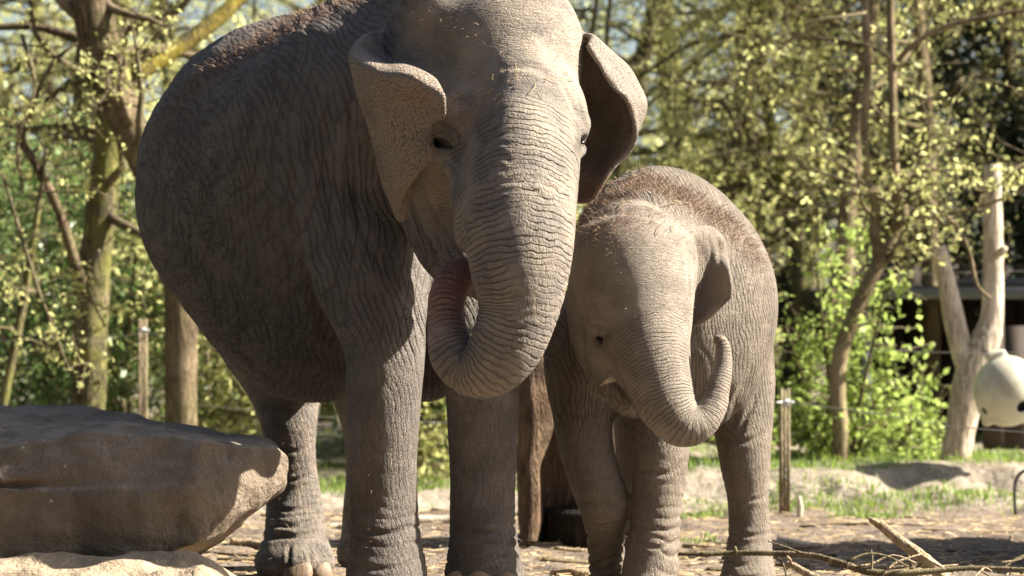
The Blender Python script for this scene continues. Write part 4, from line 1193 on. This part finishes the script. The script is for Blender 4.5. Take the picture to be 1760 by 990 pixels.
# ---------------------------------------------------------------- elephant skin: relief, pigment, hair
def skin_material(name, base, dark, face, dusty, cell=1.0):
    t = NT(name)
    co = t.coord()
    tw, lw, fw, ew = t.attr('trunk_w'), t.attr('leg_w'), t.attr('face_w'), t.attr('ear_w')
    hw, pk, ts = t.attr('hair_w'), t.attr('pink'), t.attr('trunk_s')
    bw = t.attr('body_w')
    warp = t.vadd(co, t.vscale(t.noise(co, 5.0 * cell, 2, out=1), 0.07 / cell))
    # net of cracks on the flanks
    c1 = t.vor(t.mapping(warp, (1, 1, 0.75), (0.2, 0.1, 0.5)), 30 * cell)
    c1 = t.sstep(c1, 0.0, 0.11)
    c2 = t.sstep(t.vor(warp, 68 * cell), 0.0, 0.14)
    # hanging creases
    sx = t.n('ShaderNodeSeparateXYZ'); t.nt.links.new(co, sx.inputs[0])
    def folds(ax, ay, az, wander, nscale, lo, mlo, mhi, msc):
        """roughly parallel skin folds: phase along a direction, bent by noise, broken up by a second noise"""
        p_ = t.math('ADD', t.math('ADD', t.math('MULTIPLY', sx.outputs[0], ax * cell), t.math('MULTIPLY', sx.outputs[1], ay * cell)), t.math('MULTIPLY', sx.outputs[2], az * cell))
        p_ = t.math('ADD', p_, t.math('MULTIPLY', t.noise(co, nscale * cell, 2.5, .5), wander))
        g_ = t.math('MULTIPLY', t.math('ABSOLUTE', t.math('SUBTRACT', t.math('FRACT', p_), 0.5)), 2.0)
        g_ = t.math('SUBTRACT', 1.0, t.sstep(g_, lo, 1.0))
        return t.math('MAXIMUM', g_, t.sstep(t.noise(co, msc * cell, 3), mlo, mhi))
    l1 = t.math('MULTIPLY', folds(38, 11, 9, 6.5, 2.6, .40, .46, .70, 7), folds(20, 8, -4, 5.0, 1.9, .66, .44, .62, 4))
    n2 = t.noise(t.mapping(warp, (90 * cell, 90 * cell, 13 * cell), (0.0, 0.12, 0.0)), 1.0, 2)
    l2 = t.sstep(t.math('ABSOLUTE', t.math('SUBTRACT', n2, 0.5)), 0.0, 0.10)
    # rings round the trunk
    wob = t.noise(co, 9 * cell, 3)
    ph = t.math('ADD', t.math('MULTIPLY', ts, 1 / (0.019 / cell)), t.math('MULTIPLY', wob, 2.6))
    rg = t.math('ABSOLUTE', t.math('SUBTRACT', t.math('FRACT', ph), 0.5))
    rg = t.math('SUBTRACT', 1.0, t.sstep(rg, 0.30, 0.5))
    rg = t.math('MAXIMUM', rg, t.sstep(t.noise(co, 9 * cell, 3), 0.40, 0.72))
    cross = t.sstep(t.math('ABSOLUTE', t.math('SUBTRACT', t.noise(t.mapping(co, (60 * cell, 60 * cell, 22 * cell)), 1.0, 2), 0.5)), 0.0, 0.08)
    # horizontal lines on face and calf flanks
    n3 = t.noise(t.mapping(warp, (9 * cell, 9 * cell, 75 * cell)), 1.0, 3)
    l3 = t.sstep(t.math('ABSOLUTE', t.math('SUBTRACT', n3, 0.5)), 0.0, 0.08)
    pores = t.noise(co, 160 * cell, 2, 0.7)
    fine = t.noise(co, 60 * cell, 4, 0.65)
    lump = t.noise(co, 14 * cell, 3)
    net = t.attr('net_w')
    patch = t.math('MULTIPLY', net, t.sstep(t.noise(co, 3.1 * cell, 3), 0.25, 0.6))
    inv = lambda x: t.math('SUBTRACT', 1.0, x)
    def w(x, k): return t.math('MULTIPLY', x, k)
    h = w(w(c1, 0.6), w(bw, t.math('ADD', 0.06, w(patch, 0.95))))
    h = t.math('ADD', h, w(w(c2, 0.22), t.math('ADD', w(bw, 0.9), w(lw, 0.6))))
    h = t.math('ADD', h, w(w(l1, 0.58), t.math('ADD', w(bw, t.math('ADD', 0.3, w(inv(patch), 0.7))), w(lw, 0.22))))
    h = t.math('ADD', h, w(w(l2, 0.18), t.math('ADD', w(bw, 0.7), w(lw, 0.9))))
    h = t.math('ADD', h, w(w(rg, 0.5), tw))
    h = t.math('ADD', h, w(w(cross, 0.14), tw))
    h = t.math('ADD', h, w(w(l3, 0.16), fw))
    h = t.math('ADD', h, w(w(c2, 0.10), fw))
    h = t.math('ADD', h, w(fine, 0.20))
    h = t.math('ADD', h, w(pores, 0.10))
    h = t.math('ADD', h, w(lump, t.math('SUBTRACT', 0.5, w(tw, 0.4))))
    h = t.math('ADD', h, w(w(t.math('ADD', t.noise(t.mapping(warp, (26 * cell, 26 * cell, 11 * cell)), 1.0, 4), w(c2, .25)), 0.9), t.attr('flap')))
    nrm = t.bump(h, 0.0125 / cell, 1.0)
    # pigment, with groove shade painted into the crack and crease lines
    mott = t.noise(co, 7 * cell, 5, 0.65)
    col = t.mix(t.sstep(mott, 0.3, 0.72), dark, base)
    col = t.mix(w(fw, t.sstep(t.noise(co, 5.5 * cell, 4, 0.6), 0.28, 0.6)), col, face)
    col = t.mix(w(tw, t.sstep(t.noise(co, 8 * cell, 4, 0.6), 0.3, 0.75)), col, face)
    col = t.mix(w(t.attr('dust'), t.sstep(t.noise(co, 11 * cell, 5, 0.7), 0.35, 0.7)), col, dusty)
    col = t.mix(w(hw, 0.5), col, (0.17, 0.10, 0.065))
    col = t.mix(w(t.attr('flap'), 0.7 if cell == 1.0 else 0.25), col, t.mix(t.sstep(mott, .3, .7), (0.19, 0.155, 0.125), (0.29, 0.24, 0.19)))
    col = t.mix(w(t.attr('mud'), t.sstep(t.noise(co, 6 * cell, 5, .65), .3, .62)), col, (0.085, 0.07, 0.056))
    # pale freckled skin of the ears and the trunk tip
    spots = t.sstep(t.math('ADD', t.vor(co, 105 * cell, 'F1'), w(t.noise(co, 12 * cell, 2), 0.45)), 0.44, 0.66)
    pale = t.mix(t.sstep(t.noise(co, 6 * cell, 3), 0.4, 0.68), (0.275, 0.22, 0.17), (0.235, 0.20, 0.168))
    pale = t.mix(t.sstep(t.noise(co, 3.2 * cell, 2), .55, .7), pale, (0.17, 0.145, 0.125))
    freck = t.mix(spots, (0.075, 0.055, 0.042), pale)
    col = t.mix(w(ew, 0.9), col, freck)
    col = t.mix(w(pk, 0.9), col, t.mix(spots, (0.13, 0.05, 0.035), (0.25, 0.12, 0.09)))
    col = t.mix(w(t.attr('lid'), t.sstep(t.noise(co, 30, 3), .3, .6, .35, .8)), col, (0.05, 0.04, 0.033))
    col = t.mix(1.0, col, t.mix(w(w(inv(c1), w(net, 0.5)), bw), (1, 1, 1), (0.3, 0.25, 0.22)), 'MULTIPLY')  # flank cracks darkened in the colour: dirt plus painted groove shade
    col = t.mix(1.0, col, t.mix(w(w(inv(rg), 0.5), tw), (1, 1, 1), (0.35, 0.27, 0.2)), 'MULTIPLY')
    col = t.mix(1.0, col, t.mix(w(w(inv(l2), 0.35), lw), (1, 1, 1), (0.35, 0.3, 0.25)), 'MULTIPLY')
    col = t.mix(1.0, col, t.mix(w(w(inv(l1), 0.5), bw), (1, 1, 1), (0.35, 0.3, 0.27)), 'MULTIPLY')  # hanging creases darkened likewise, dirt and shade both put into the colour
    grit = t.sstep(t.vor(co, 60, 'F1'), 0.04, 0.10)
    col = t.mix(t.math('MULTIPLY', inv(grit), t.sstep(t.noise(co, 9, 2), 0.52, 0.6)), col, (0.05, 0.035, 0.025))
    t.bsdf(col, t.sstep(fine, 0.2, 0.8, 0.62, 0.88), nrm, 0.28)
    return t.m

def finish_skin(v, q, info, kind):
    """relief on the mesh itself and the per-vertex weights the skin material reads"""
    adult = kind == 'adult'
    N = normals(v, q)
    px, py, D = project(v)
    T = np.array([(*P(a, b, c), PX(r, c)) for (a, b, c, r) in info['T']])
    S, dT, rT = near_path(v, T, 30)
    m_ = np.where(dT < 1.5)[0]; loc = np.full(len(v), -1); loc[m_] = np.arange(len(m_))
    qq = loc[q]; qq = qq[(qq >= 0).all(1)]; Sm = S[m_].copy(); S0 = Sm.copy()
    for it in range(14):                     # even out the arc length over the skin
        acc = np.zeros(len(m_)); cn = np.zeros(len(m_))
        for a_ in range(4):
            b_ = (a_ + 1) % 4
            dif = Sm[qq[:, b_]]; ok = np.abs(dif - Sm[qq[:, a_]]) < .05
            acc += np.bincount(qq[ok, a_], weights=dif[ok], minlength=len(m_)); cn += np.bincount(qq[ok, a_], minlength=len(m_))
        Sm = np.where(cn > 0, .4 * Sm + .6 * acc / np.maximum(cn, 1), Sm)
    S[m_] = Sm
    tot = S.max()
    tw = (1 - sst(dT, 1.12, 1.3)) * sst(S, 0.0, 0.10 if adult else .06)
    lw = np.zeros(len(v))
    for L in info['L']:
        A = np.array([(*P(a, b, c), PX(r, c)) for (a, b, c, r) in L])
        s_, d_, r_ = near_path(v, A, 3)
        lw = np.maximum(lw, (1 - sst(d_, 1.25, 1.6)))
    lw *= 1 - sst(v[:, 2], *((0.75, 1.15) if adult else (0.5, 0.8)))
    lw *= 1 - tw
    lw = np.maximum(lw, 1 - sst(v[:, 2], .17, .26))
    from mathutils import kdtree
    pts = np.vstack([p[::7, :3] for p in info['ears']])
    kd = kdtree.KDTree(len(pts))
    for i, p in enumerate(pts): kd.insert(p, i)
    kd.balance()
    lo, hi = pts.min(0) - .03, pts.max(0) + .03
    near = np.where(((v > lo) & (v < hi)).all(1))[0]
    ew = np.zeros(len(v))
    lim = (0.019, 0.030) if adult else (0.017, 0.026)
    for i in near:
        ew[i] = 1 - sst(kd.find(v[i])[2], *lim)
    hc = P(870, 190, 10.7) if adult else P(1090, 500, 11.25)
    fr = np.linalg.norm((v - hc) / ((.50, .46, .60) if adult else (.30, .34, .40)), axis=1)
    fw = (1 - sst(fr, .85, 1.1)) * (1 - tw) * (1 - ew) * (1 - lw)
    bw = np.clip(1 - tw - lw - fw - ew, 0, 1)
    # relief
    disp = fbm(v, 5.0, 3, 3) * (0.009 if adult else .004) * (bw + .4 * lw + .25 * fw)
    sp = 0.043 if adult else 0.034
    ph = S / sp + 0.9 * fbm(v, 6.0, 3, 11)
    g = np.abs(ph - np.floor(ph) - .5) * 2            # 1 at a groove
    amp = (0.0042 if adult else .0024) * (0.15 + 0.85 * sst(fbm(v, 6.5, 2, 5), -.35, .6))
    disp -= tw * amp * sst(g, .15, 1.0) * np.minimum(1, rT / 0.11)
    # folds at the ankles and knees
    ph2 = v[:, 2] / 0.047 + 1.1 * fbm(v, 4.5, 2, 21)
    g2 = np.abs(ph2 - np.floor(ph2) - .5) * 2
    zone = 1 - sst(v[:, 2], .26, .46)
    disp -= lw * (zone * 0.008 + 0.0016) * sst(g2, .55, 1.0) * sst(vnoise(v, 6, 31), -.6, .5)
    # drape folds of the flank
    dr = (v[:, 0] * .92 + v[:, 1] * .25) / 0.075 + v[:, 2] * 3.0 + 1.2 * fbm(v, 2.6, 3, 41)
    g3 = np.abs(dr - np.floor(dr) - .5) * 2
    disp -= bw * (0.0048 if adult else .0012) * sst(g3, .45, 1.0) * sst(vnoise(v, 2.3, 43), -.4, .5)
    # single deep creases: polylines in the photograph, (points, depth in m, half width in px)
    if adult:
        cr = [([(512, 250), (503, 350), (525, 470), (555, 560), (588, 640)], .016, 7), ([(655, 112), (668, 200), (682, 300), (704, 400), (750, 482)], .014, 5),
              ([(606, 130), (600, 250), (618, 380), (660, 470)], .010, 6), ([(575, 120), (558, 290), (580, 440)], .010, 7), ([(545, 160), (520, 300)], .008, 6),
              ([(480, 560), (540, 590), (590, 640)], .008, 8), ([(690, 500), (715, 540), (728, 610)], .008, 4), ([(640, 520), (690, 545), (725, 530)], .006, 4),
              ([(600, 905), (655, 918), (712, 905)], .007, 4), ([(602, 972), (660, 978), (722, 960)], .007, 4), ([(772, 902), (830, 915), (890, 902)], .007, 4),
              ([(455, 900), (500, 905), (552, 890)], .012, 4), ([(450, 926), (505, 922), (556, 915)], .012, 4), ([(470, 870), (500, 878), (548, 868)], .008, 3), ([(500, 935), (497, 975)], .008, 3), ([(532, 942), (536, 972)], .006, 3),
              ([(728, 222), (757, 212), (785, 225), (800, 255), (798, 285)], .006, 3), ([(735, 232), (757, 224), (778, 234), (788, 256)], .005, 2.5), ([(745, 275), (770, 278), (790, 300)], .006, 3),
              ([(700, 300), (720, 380), (760, 450)], .006, 4), ([(720, 290), (745, 360), (780, 420)], .006, 4),
              ([(860, 120), (900, 112), (945, 125)], .006, 5), ([(990, 160), (1000, 200), (1010, 225)], .006, 3), ([(965, 140), (985, 185), (1000, 215)], .005, 3),
              ([(470, 760), (500, 775), (530, 765)], .006, 3), ([(465, 810), (500, 825), (540, 815)], .006, 3)]
    else:
        cr = [([(1000, 388), (1040, 370), (1090, 366), (1140, 374), (1174, 396)], .010, 5), ([(1040, 345), (1100, 340), (1150, 365), (1180, 392)], .006, 5),
              ([(1000, 560), (1005, 620), (1030, 668)], .008, 4), ([(1252, 735), (1270, 690), (1296, 640)], .007, 5), ([(1232, 745), (1280, 760), (1322, 740)], .006, 4), ([(1262, 760), (1292, 700), (1310, 660)], .006, 4), ([(1240, 700), (1258, 660)], .006, 4),
              ([(1010, 556), (1032, 558), (1052, 580), (1060, 605)], .005, 2.5), ([(1008, 545), (1036, 545), (1062, 575)], .004, 2.5), ([(1015, 600), (1035, 608), (1055, 612)], .004, 2.5), ([(1040, 650), (1062, 660), (1082, 688), (1100, 718)], .014, 4), ([(1040, 690), (1060, 700)], .006, 4),
              ([(960, 700), (1000, 715), (1050, 705)], .006, 4), ([(980, 850), (1030, 868), (1075, 858)], .008, 4), ([(1000, 895), (1036, 905), (1070, 895)], .007, 3), ([(1088, 800), (1135, 815), (1180, 795)], .006, 4), ([(1088, 900), (1130, 912), (1170, 900)], .006, 3), ([(1086, 930), (1130, 940), (1168, 928)], .006, 3), ([(1250, 855), (1285, 862), (1318, 852)], .006, 3), ([(1253, 915), (1290, 922), (1326, 915)], .007, 3),
              ([(1179, 400), (1183, 450), (1186, 500), (1187, 555)], .005, 3), ([(1196, 410), (1202, 450), (1198, 500)], .006, 3), ([(1215, 405), (1222, 450), (1218, 490)], .004, 3), ([(1235, 410), (1240, 460)], .004, 3)]
    vis = sst(-N[:, 1], -.15, .2)
    wig = 5 * fbm(v, 14, 2, 61)
    for pts_, dep, wd in cr:
        pl = catmull(np.array(pts_, dtype=float), 5)
        d2 = np.full(len(v), 1e9); tt = np.zeros(len(v))
        lo_, hi_ = pl.min(0) - 30, pl.max(0) + 30
        m_ = np.where((px > lo_[0]) & (px < hi_[0]) & (py > lo_[1]) & (py < hi_[1]) & (vis > 0))[0]
        if not len(m_): continue
        qx, qy = px[m_] + wig[m_] * .5, py[m_] + wig[m_] * .5
        best = np.full(len(m_), 1e9); par = np.zeros(len(m_))
        for k in range(len(pl) - 1):
            e_ = pl[k + 1] - pl[k]; t_ = np.clip(((qx - pl[k, 0]) * e_[0] + (qy - pl[k, 1]) * e_[1]) / (e_ @ e_ + 1e-9), 0, 1)
            dd_ = np.hypot(qx - pl[k, 0] - t_ * e_[0], qy - pl[k, 1] - t_ * e_[1])
            b_ = dd_ < best; best[b_] = dd_[b_]; par[b_] = (k + t_[b_]) / (len(pl) - 1)
        fade = np.sqrt(np.clip(np.sin(np.clip(par, 0, 1) * math.pi), 0, 1))
        prof = np.exp(-(best / wd) ** 2) - .45 * np.exp(-((best - wd * 2.3) / (wd * 1.2)) ** 2)
        disp[m_] -= dep * fade * prof * vis[m_] * (1 - np.where(ew[m_] > .5, 1, 0) * (.0 if not adult else 1))
    # limp, uneven ear edges
    v = v + (ew * (.012 if adult else .008))[:, None] * np.column_stack([vnoise(v, 9, 91), 1.3 * vnoise(v, 8, 92), .8 * vnoise(v, 10, 93)])
    v = v + N * disp[:, None]
    # pigment zones
    pink = np.zeros(len(v)); dust = np.zeros(len(v)); hair = np.zeros(len(v))
    if adult:
        pink += tw * sst(S, tot * .66, tot * .80)
        pink += ew * sst(py, 285, 335) * (px > 960) * .55
        pink += ew * np.exp(-((px - 715) / 26) ** 2 - ((py - 165) / 14) ** 2) * .45 * (px < 800)
        er = ew * (px < 830) + ew * (px > 960) * sst(px, 1030, 1090) * .3
        sx = [(720, -35), (620, -8), (540, 22), (470, 58), (400, 95), (335, 145), (285, 205), (262, 250)]
        dust += lw * np.where(D > 12, 1.0, .2) + (1 - sst(v[:, 2], .05, .3)) * .4 * (D > 12)
    else:
        pink += tw * sst(S, tot * .93, tot) * .3
        er = ew * .15
        sx = [(1000, 372), (1050, 352), (1110, 310), (1180, 340), (1250, 385), (1300, 450)]
        dust += bw * .35 * sst(N[:, 2], .2, .8) + lw * .4
        hair += np.exp(-((px - 1062) / 60) ** 2 - ((py - 385) / 22) ** 2) * .55
    sx = np.array(sx, dtype=float)
    dd = np.full(len(v), 1e9)
    for a, b in zip(sx[:-1], sx[1:]):
        e = b - a; t = np.clip(((px - a[0]) * e[0] + (py - a[1]) * e[1]) / (e @ e), 0, 1)
        dd = np.minimum(dd, np.hypot(px - a[0] - t * e[0], py - a[1] - t * e[1]))
    hair = np.maximum(hair, (1 - sst(dd, 6, 26)) * bw * sst(N[:, 2], .1, .5))
    me = mesh_np('body', v, q)
    attr(me, 'lid', np.exp(-((px - (755 if adult else 1032)) / (30 if adult else 20)) ** 2 - ((py - (247 if adult else 584)) / (24 if adult else 20)) ** 2) + (np.exp(-((px - 998) / 12) ** 2 - ((py - 246) / 14) ** 2) if adult else 0))
    attr(me, 'mud', lw * (D < 11.9) * (1 - sst(v[:, 2], .25, .85)) * .75 * (1 - .4 * sst(N[:, 0], 0, .6)) if adult else np.zeros(len(v)))
    attr(me, 'net_w', (1 - sst(px, 330, 560)) * .9 + .1 + .5 * sst(py, 420, 620) * (px < 620) if adult else np.full(len(v), .3))
    for n_, a_ in (('trunk_s', S), ('trunk_w', tw), ('leg_w', lw), ('face_w', fw), ('ear_w', er), ('flap', ew), ('body_w', bw), ('pink', np.clip(pink, 0, 1)), ('dust', np.clip(dust, 0, 1)), ('hair_w', np.clip(hair, 0, 1))):
        attr(me, n_, a_)
    return me, v, N, dict(tw=tw, lw=lw, fw=fw, ew=ew, bw=bw, hair=hair, px=px, py=py, D=D)

def bristles(name, v, N, w, count, length, width, mat, parent, seed, lean=(0, 0, -.2)):
    rs = np.random.RandomState(seed)
    p = w / w.sum()
    idx = rs.choice(len(v), count, p=p)
    b = v[idx]; n = N[idx] + rs.normal(0, .35, (count, 3)) + np.array(lean)
    n /= np.linalg.norm(n, axis=1)[:, None]
    L = (length * rs.uniform(.4, 1.25, count))[:, None]
    side = np.cross(n, rs.normal(0, 1, (count, 3))); side /= np.linalg.norm(side, axis=1)[:, None]
    mid = b + n * L * .55; tip = b + n * L + np.array((0, 0, -.25)) * L + rs.normal(0, .12, (count, 3)) * L
    W = width
    vv = np.stack([b - side * W, b + side * W, mid - side * W * .7, mid + side * W * .7, tip], 1).reshape(-1, 3)
    k = np.arange(count)[:, None] * 5
    me = mesh_np(name, vv, k + np.array([[0, 1, 3, 2]]), k + np.array([[2, 3, 4]]))
    o = link(name, me, mat, parent); o['kind'] = 'stuff'
    return o

def ellipsoid_mesh(name, c, r, rot=None, seg=14, ring=9):
    th = np.linspace(0, math.pi, ring); ph = np.arange(seg) * 2 * math.pi / seg
    v = np.stack([np.sin(th)[:, None] * np.cos(ph), np.sin(th)[:, None] * np.sin(ph), np.cos(th)[:, None] * np.ones(seg)], -1).reshape(-1, 3) * np.array(r)
    if rot is not None: v = v @ np.array(rot).T
    v = v + np.array(c)
    q = [(i * seg + j, (i + 1) * seg + j, (i + 1) * seg + (j + 1) % seg, i * seg + (j + 1) % seg) for i in range(ring - 1) for j in range(seg)]
    return mesh_np(name, v, q)

HAIR = NT('hair'); HAIR.bsdf((0.20, 0.12, 0.07), 0.5)
PALEHAIR = NT('pale_hair'); PALEHAIR.bsdf((0.34, 0.25, 0.16), 0.5)
EYE = NT('eye'); EYE.bsdf((0.012, 0.007, 0.004), 0.25, spec=0.35)
NAIL = NT('toenail'); _c = NAIL.coord()
NAIL.bsdf(NAIL.mix(NAIL.noise(_c, 30, 4), (0.13, 0.08, 0.048), (0.30, 0.225, 0.15)), 0.55, NAIL.bump(NAIL.noise(NAIL.mapping(_c, (90, 90, 12)), 1, 3), 0.003))

def on_surface(v, px, py, D, x, y, inset):
    """a point just under the nearest skin seen at photo pixel x, y"""
    m = np.where(np.hypot(px - x, py - y) < 5)[0]
    d = D[m].min()
    return P(x, y, d + inset)

def make_elephants():
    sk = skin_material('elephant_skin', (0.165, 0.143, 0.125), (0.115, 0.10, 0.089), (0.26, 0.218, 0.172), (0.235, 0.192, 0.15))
    v, q, info = build_adult()
    me, v, N, W = finish_skin(v, q, info, 'adult')
    root = thing('elephant', 'large grey-brown adult elephant curling its trunk up to its mouth', 'elephant', (-0.45, 0.9, 0.0), 'elephants on the sand')
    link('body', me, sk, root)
    link('eye', ellipsoid_mesh('eye', P(757, 250, 10.585), (.02, .02, .014)), EYE.m, root)
    link('eye', ellipsoid_mesh('eye', P(998, 246, 10.61), (.018, .02, .012)), EYE.m, root)
    for rows in ([(470, 970, 12.385, 21), (512, 984, 12.30, 26), (553, 981, 12.36, 19)],
                 [(610, 1022, 10.83, 22), (650, 1026, 10.755, 26), (694, 1024, 10.80, 23)],
                 [(785, 1004, 10.98, 22), (824, 1008, 10.905, 25), (868, 1006, 10.95, 22)]):
        for (a, b, c, r) in rows:
            rr = PX(r, c)
            link('toenail', ellipsoid_mesh('toenail', P(a, b, c), (rr, .022, rr * 1.1), yawrot((a - 512) * .6 if c > 12 else 0, -22)), NAIL.m, root)
    up = sst(N[:, 2], -.1, .4)
    bristles('back_hair', v, N, W['hair'] + .0, 2600, .032, .0009, HAIR.m, root, 1)
    headtop = W['fw'] * (1 - sst(W['py'], 30, 150)) + np.exp(-((W['px'] - 700) / 45) ** 2 - ((W['py'] - 30) / 40) ** 2) * (W['fw'] + .3)
    bristles('head_hair', v, N, headtop, 420, .028, .0007, PALEHAIR.m, root, 2)
    bristles('leg_hair', v, N, W['lw'] * (v[:, 2] < .8), 900, .026, .0006, PALEHAIR.m, root, 3)
    global ADULT_SKIN
    ADULT_SKIN = (v, N, W['fw'] * np.exp(-((W['px'] - 880) / 80) ** 2 - ((W['py'] - 150) / 30) ** 2) * (N[:, 1] < -.3) + 1e-9)
    # calf
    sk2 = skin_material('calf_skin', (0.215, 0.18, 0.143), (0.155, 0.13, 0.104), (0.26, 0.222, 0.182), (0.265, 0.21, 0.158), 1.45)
    v, q, info = build_calf()
    me, v, N, W = finish_skin(v, q, info, 'calf')
    root = thing('elephant_calf', 'small sandy-brown elephant calf swinging the tip of its trunk up', 'elephant', (0.6, 0.8, 0.0), 'elephants on the sand')
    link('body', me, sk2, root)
    link('eye', ellipsoid_mesh('eye', on_surface(v, W['px'], W['py'], W['D'], 1031, 585, .006), (.018, .013, .010), np.array(Matrix.Rotation(R(28), 3, 'Y'))), EYE.m, root)
    for rows in ([(1085, 1010, 11.435, 13), (1112, 1013, 11.400, 15), (1145, 1011, 11.430, 13)], [(1258, 1000, 11.93, 12), (1282, 1003, 11.895, 13), (1308, 1001, 11.92, 12)]):
        for (a, b, c, r) in rows:
            rr = PX(r, c)
            link('toenail', ellipsoid_mesh('toenail', P(a, b, c), (rr, .016, rr), yawrot(0, -20)), NAIL.m, root)
    bristles('back_hair', v, N, W['hair'] + .04 * W['bw'] * (N[:, 2] > .1), 6500, .034, .0007, HAIR.m, root, 5)
    bristles('head_hair', v, N, W['fw'] * sst(N[:, 2], -.2, .5) + .02 * W['lw'], 1100, .018, .0006, PALEHAIR.m, root, 6)
    # bits of straw lying on the heads and backs
    def crumbs(name, label, v, N, w, count, seed, size):
        rs = np.random.RandomState(seed)
        idx = rs.choice(len(v), count, p=w / w.sum())
        g = Geo()
        for i in idx:
            t_ = np.cross(N[i], rs.normal(0, 1, 3)); t_ /= np.linalg.norm(t_) + 1e-9
            L = rs.gamma(2, size / 2) + .006
            c_ = v[i] + N[i] * .004
            g.tube([c_ - t_ * L, c_ + N[i] * (.003 + .15 * L), c_ + t_ * L + N[i] * .002], [.0016, .0018, .0012], 3, cap=False)
        tag(link(name, g.mesh(name), M['straw']), label, 'straw', kind='stuff')
    wt = np.exp(-((W['px'] - 1085) / 70) ** 2 - ((W['py'] - 345) / 40) ** 2) * (N[:, 2] > .0) + .04 * (N[:, 2] > .5) * W['bw']
    crumbs('straw_bits', 'bits of straw lying on the head and back of the calf', v, N, wt, 90, 41, .018)
    crumbs('straw_bits', 'few wisps of straw stuck to the forehead of the adult', *ADULT_SKIN, 26, 42, .014)
make_ground()
make_wood()
make_shelter()
make_trees()
make_rocks()
make_stump()
make_fence()
make_feeder()
make_elephants()
make_grass()
make_straw()
make_sticks()
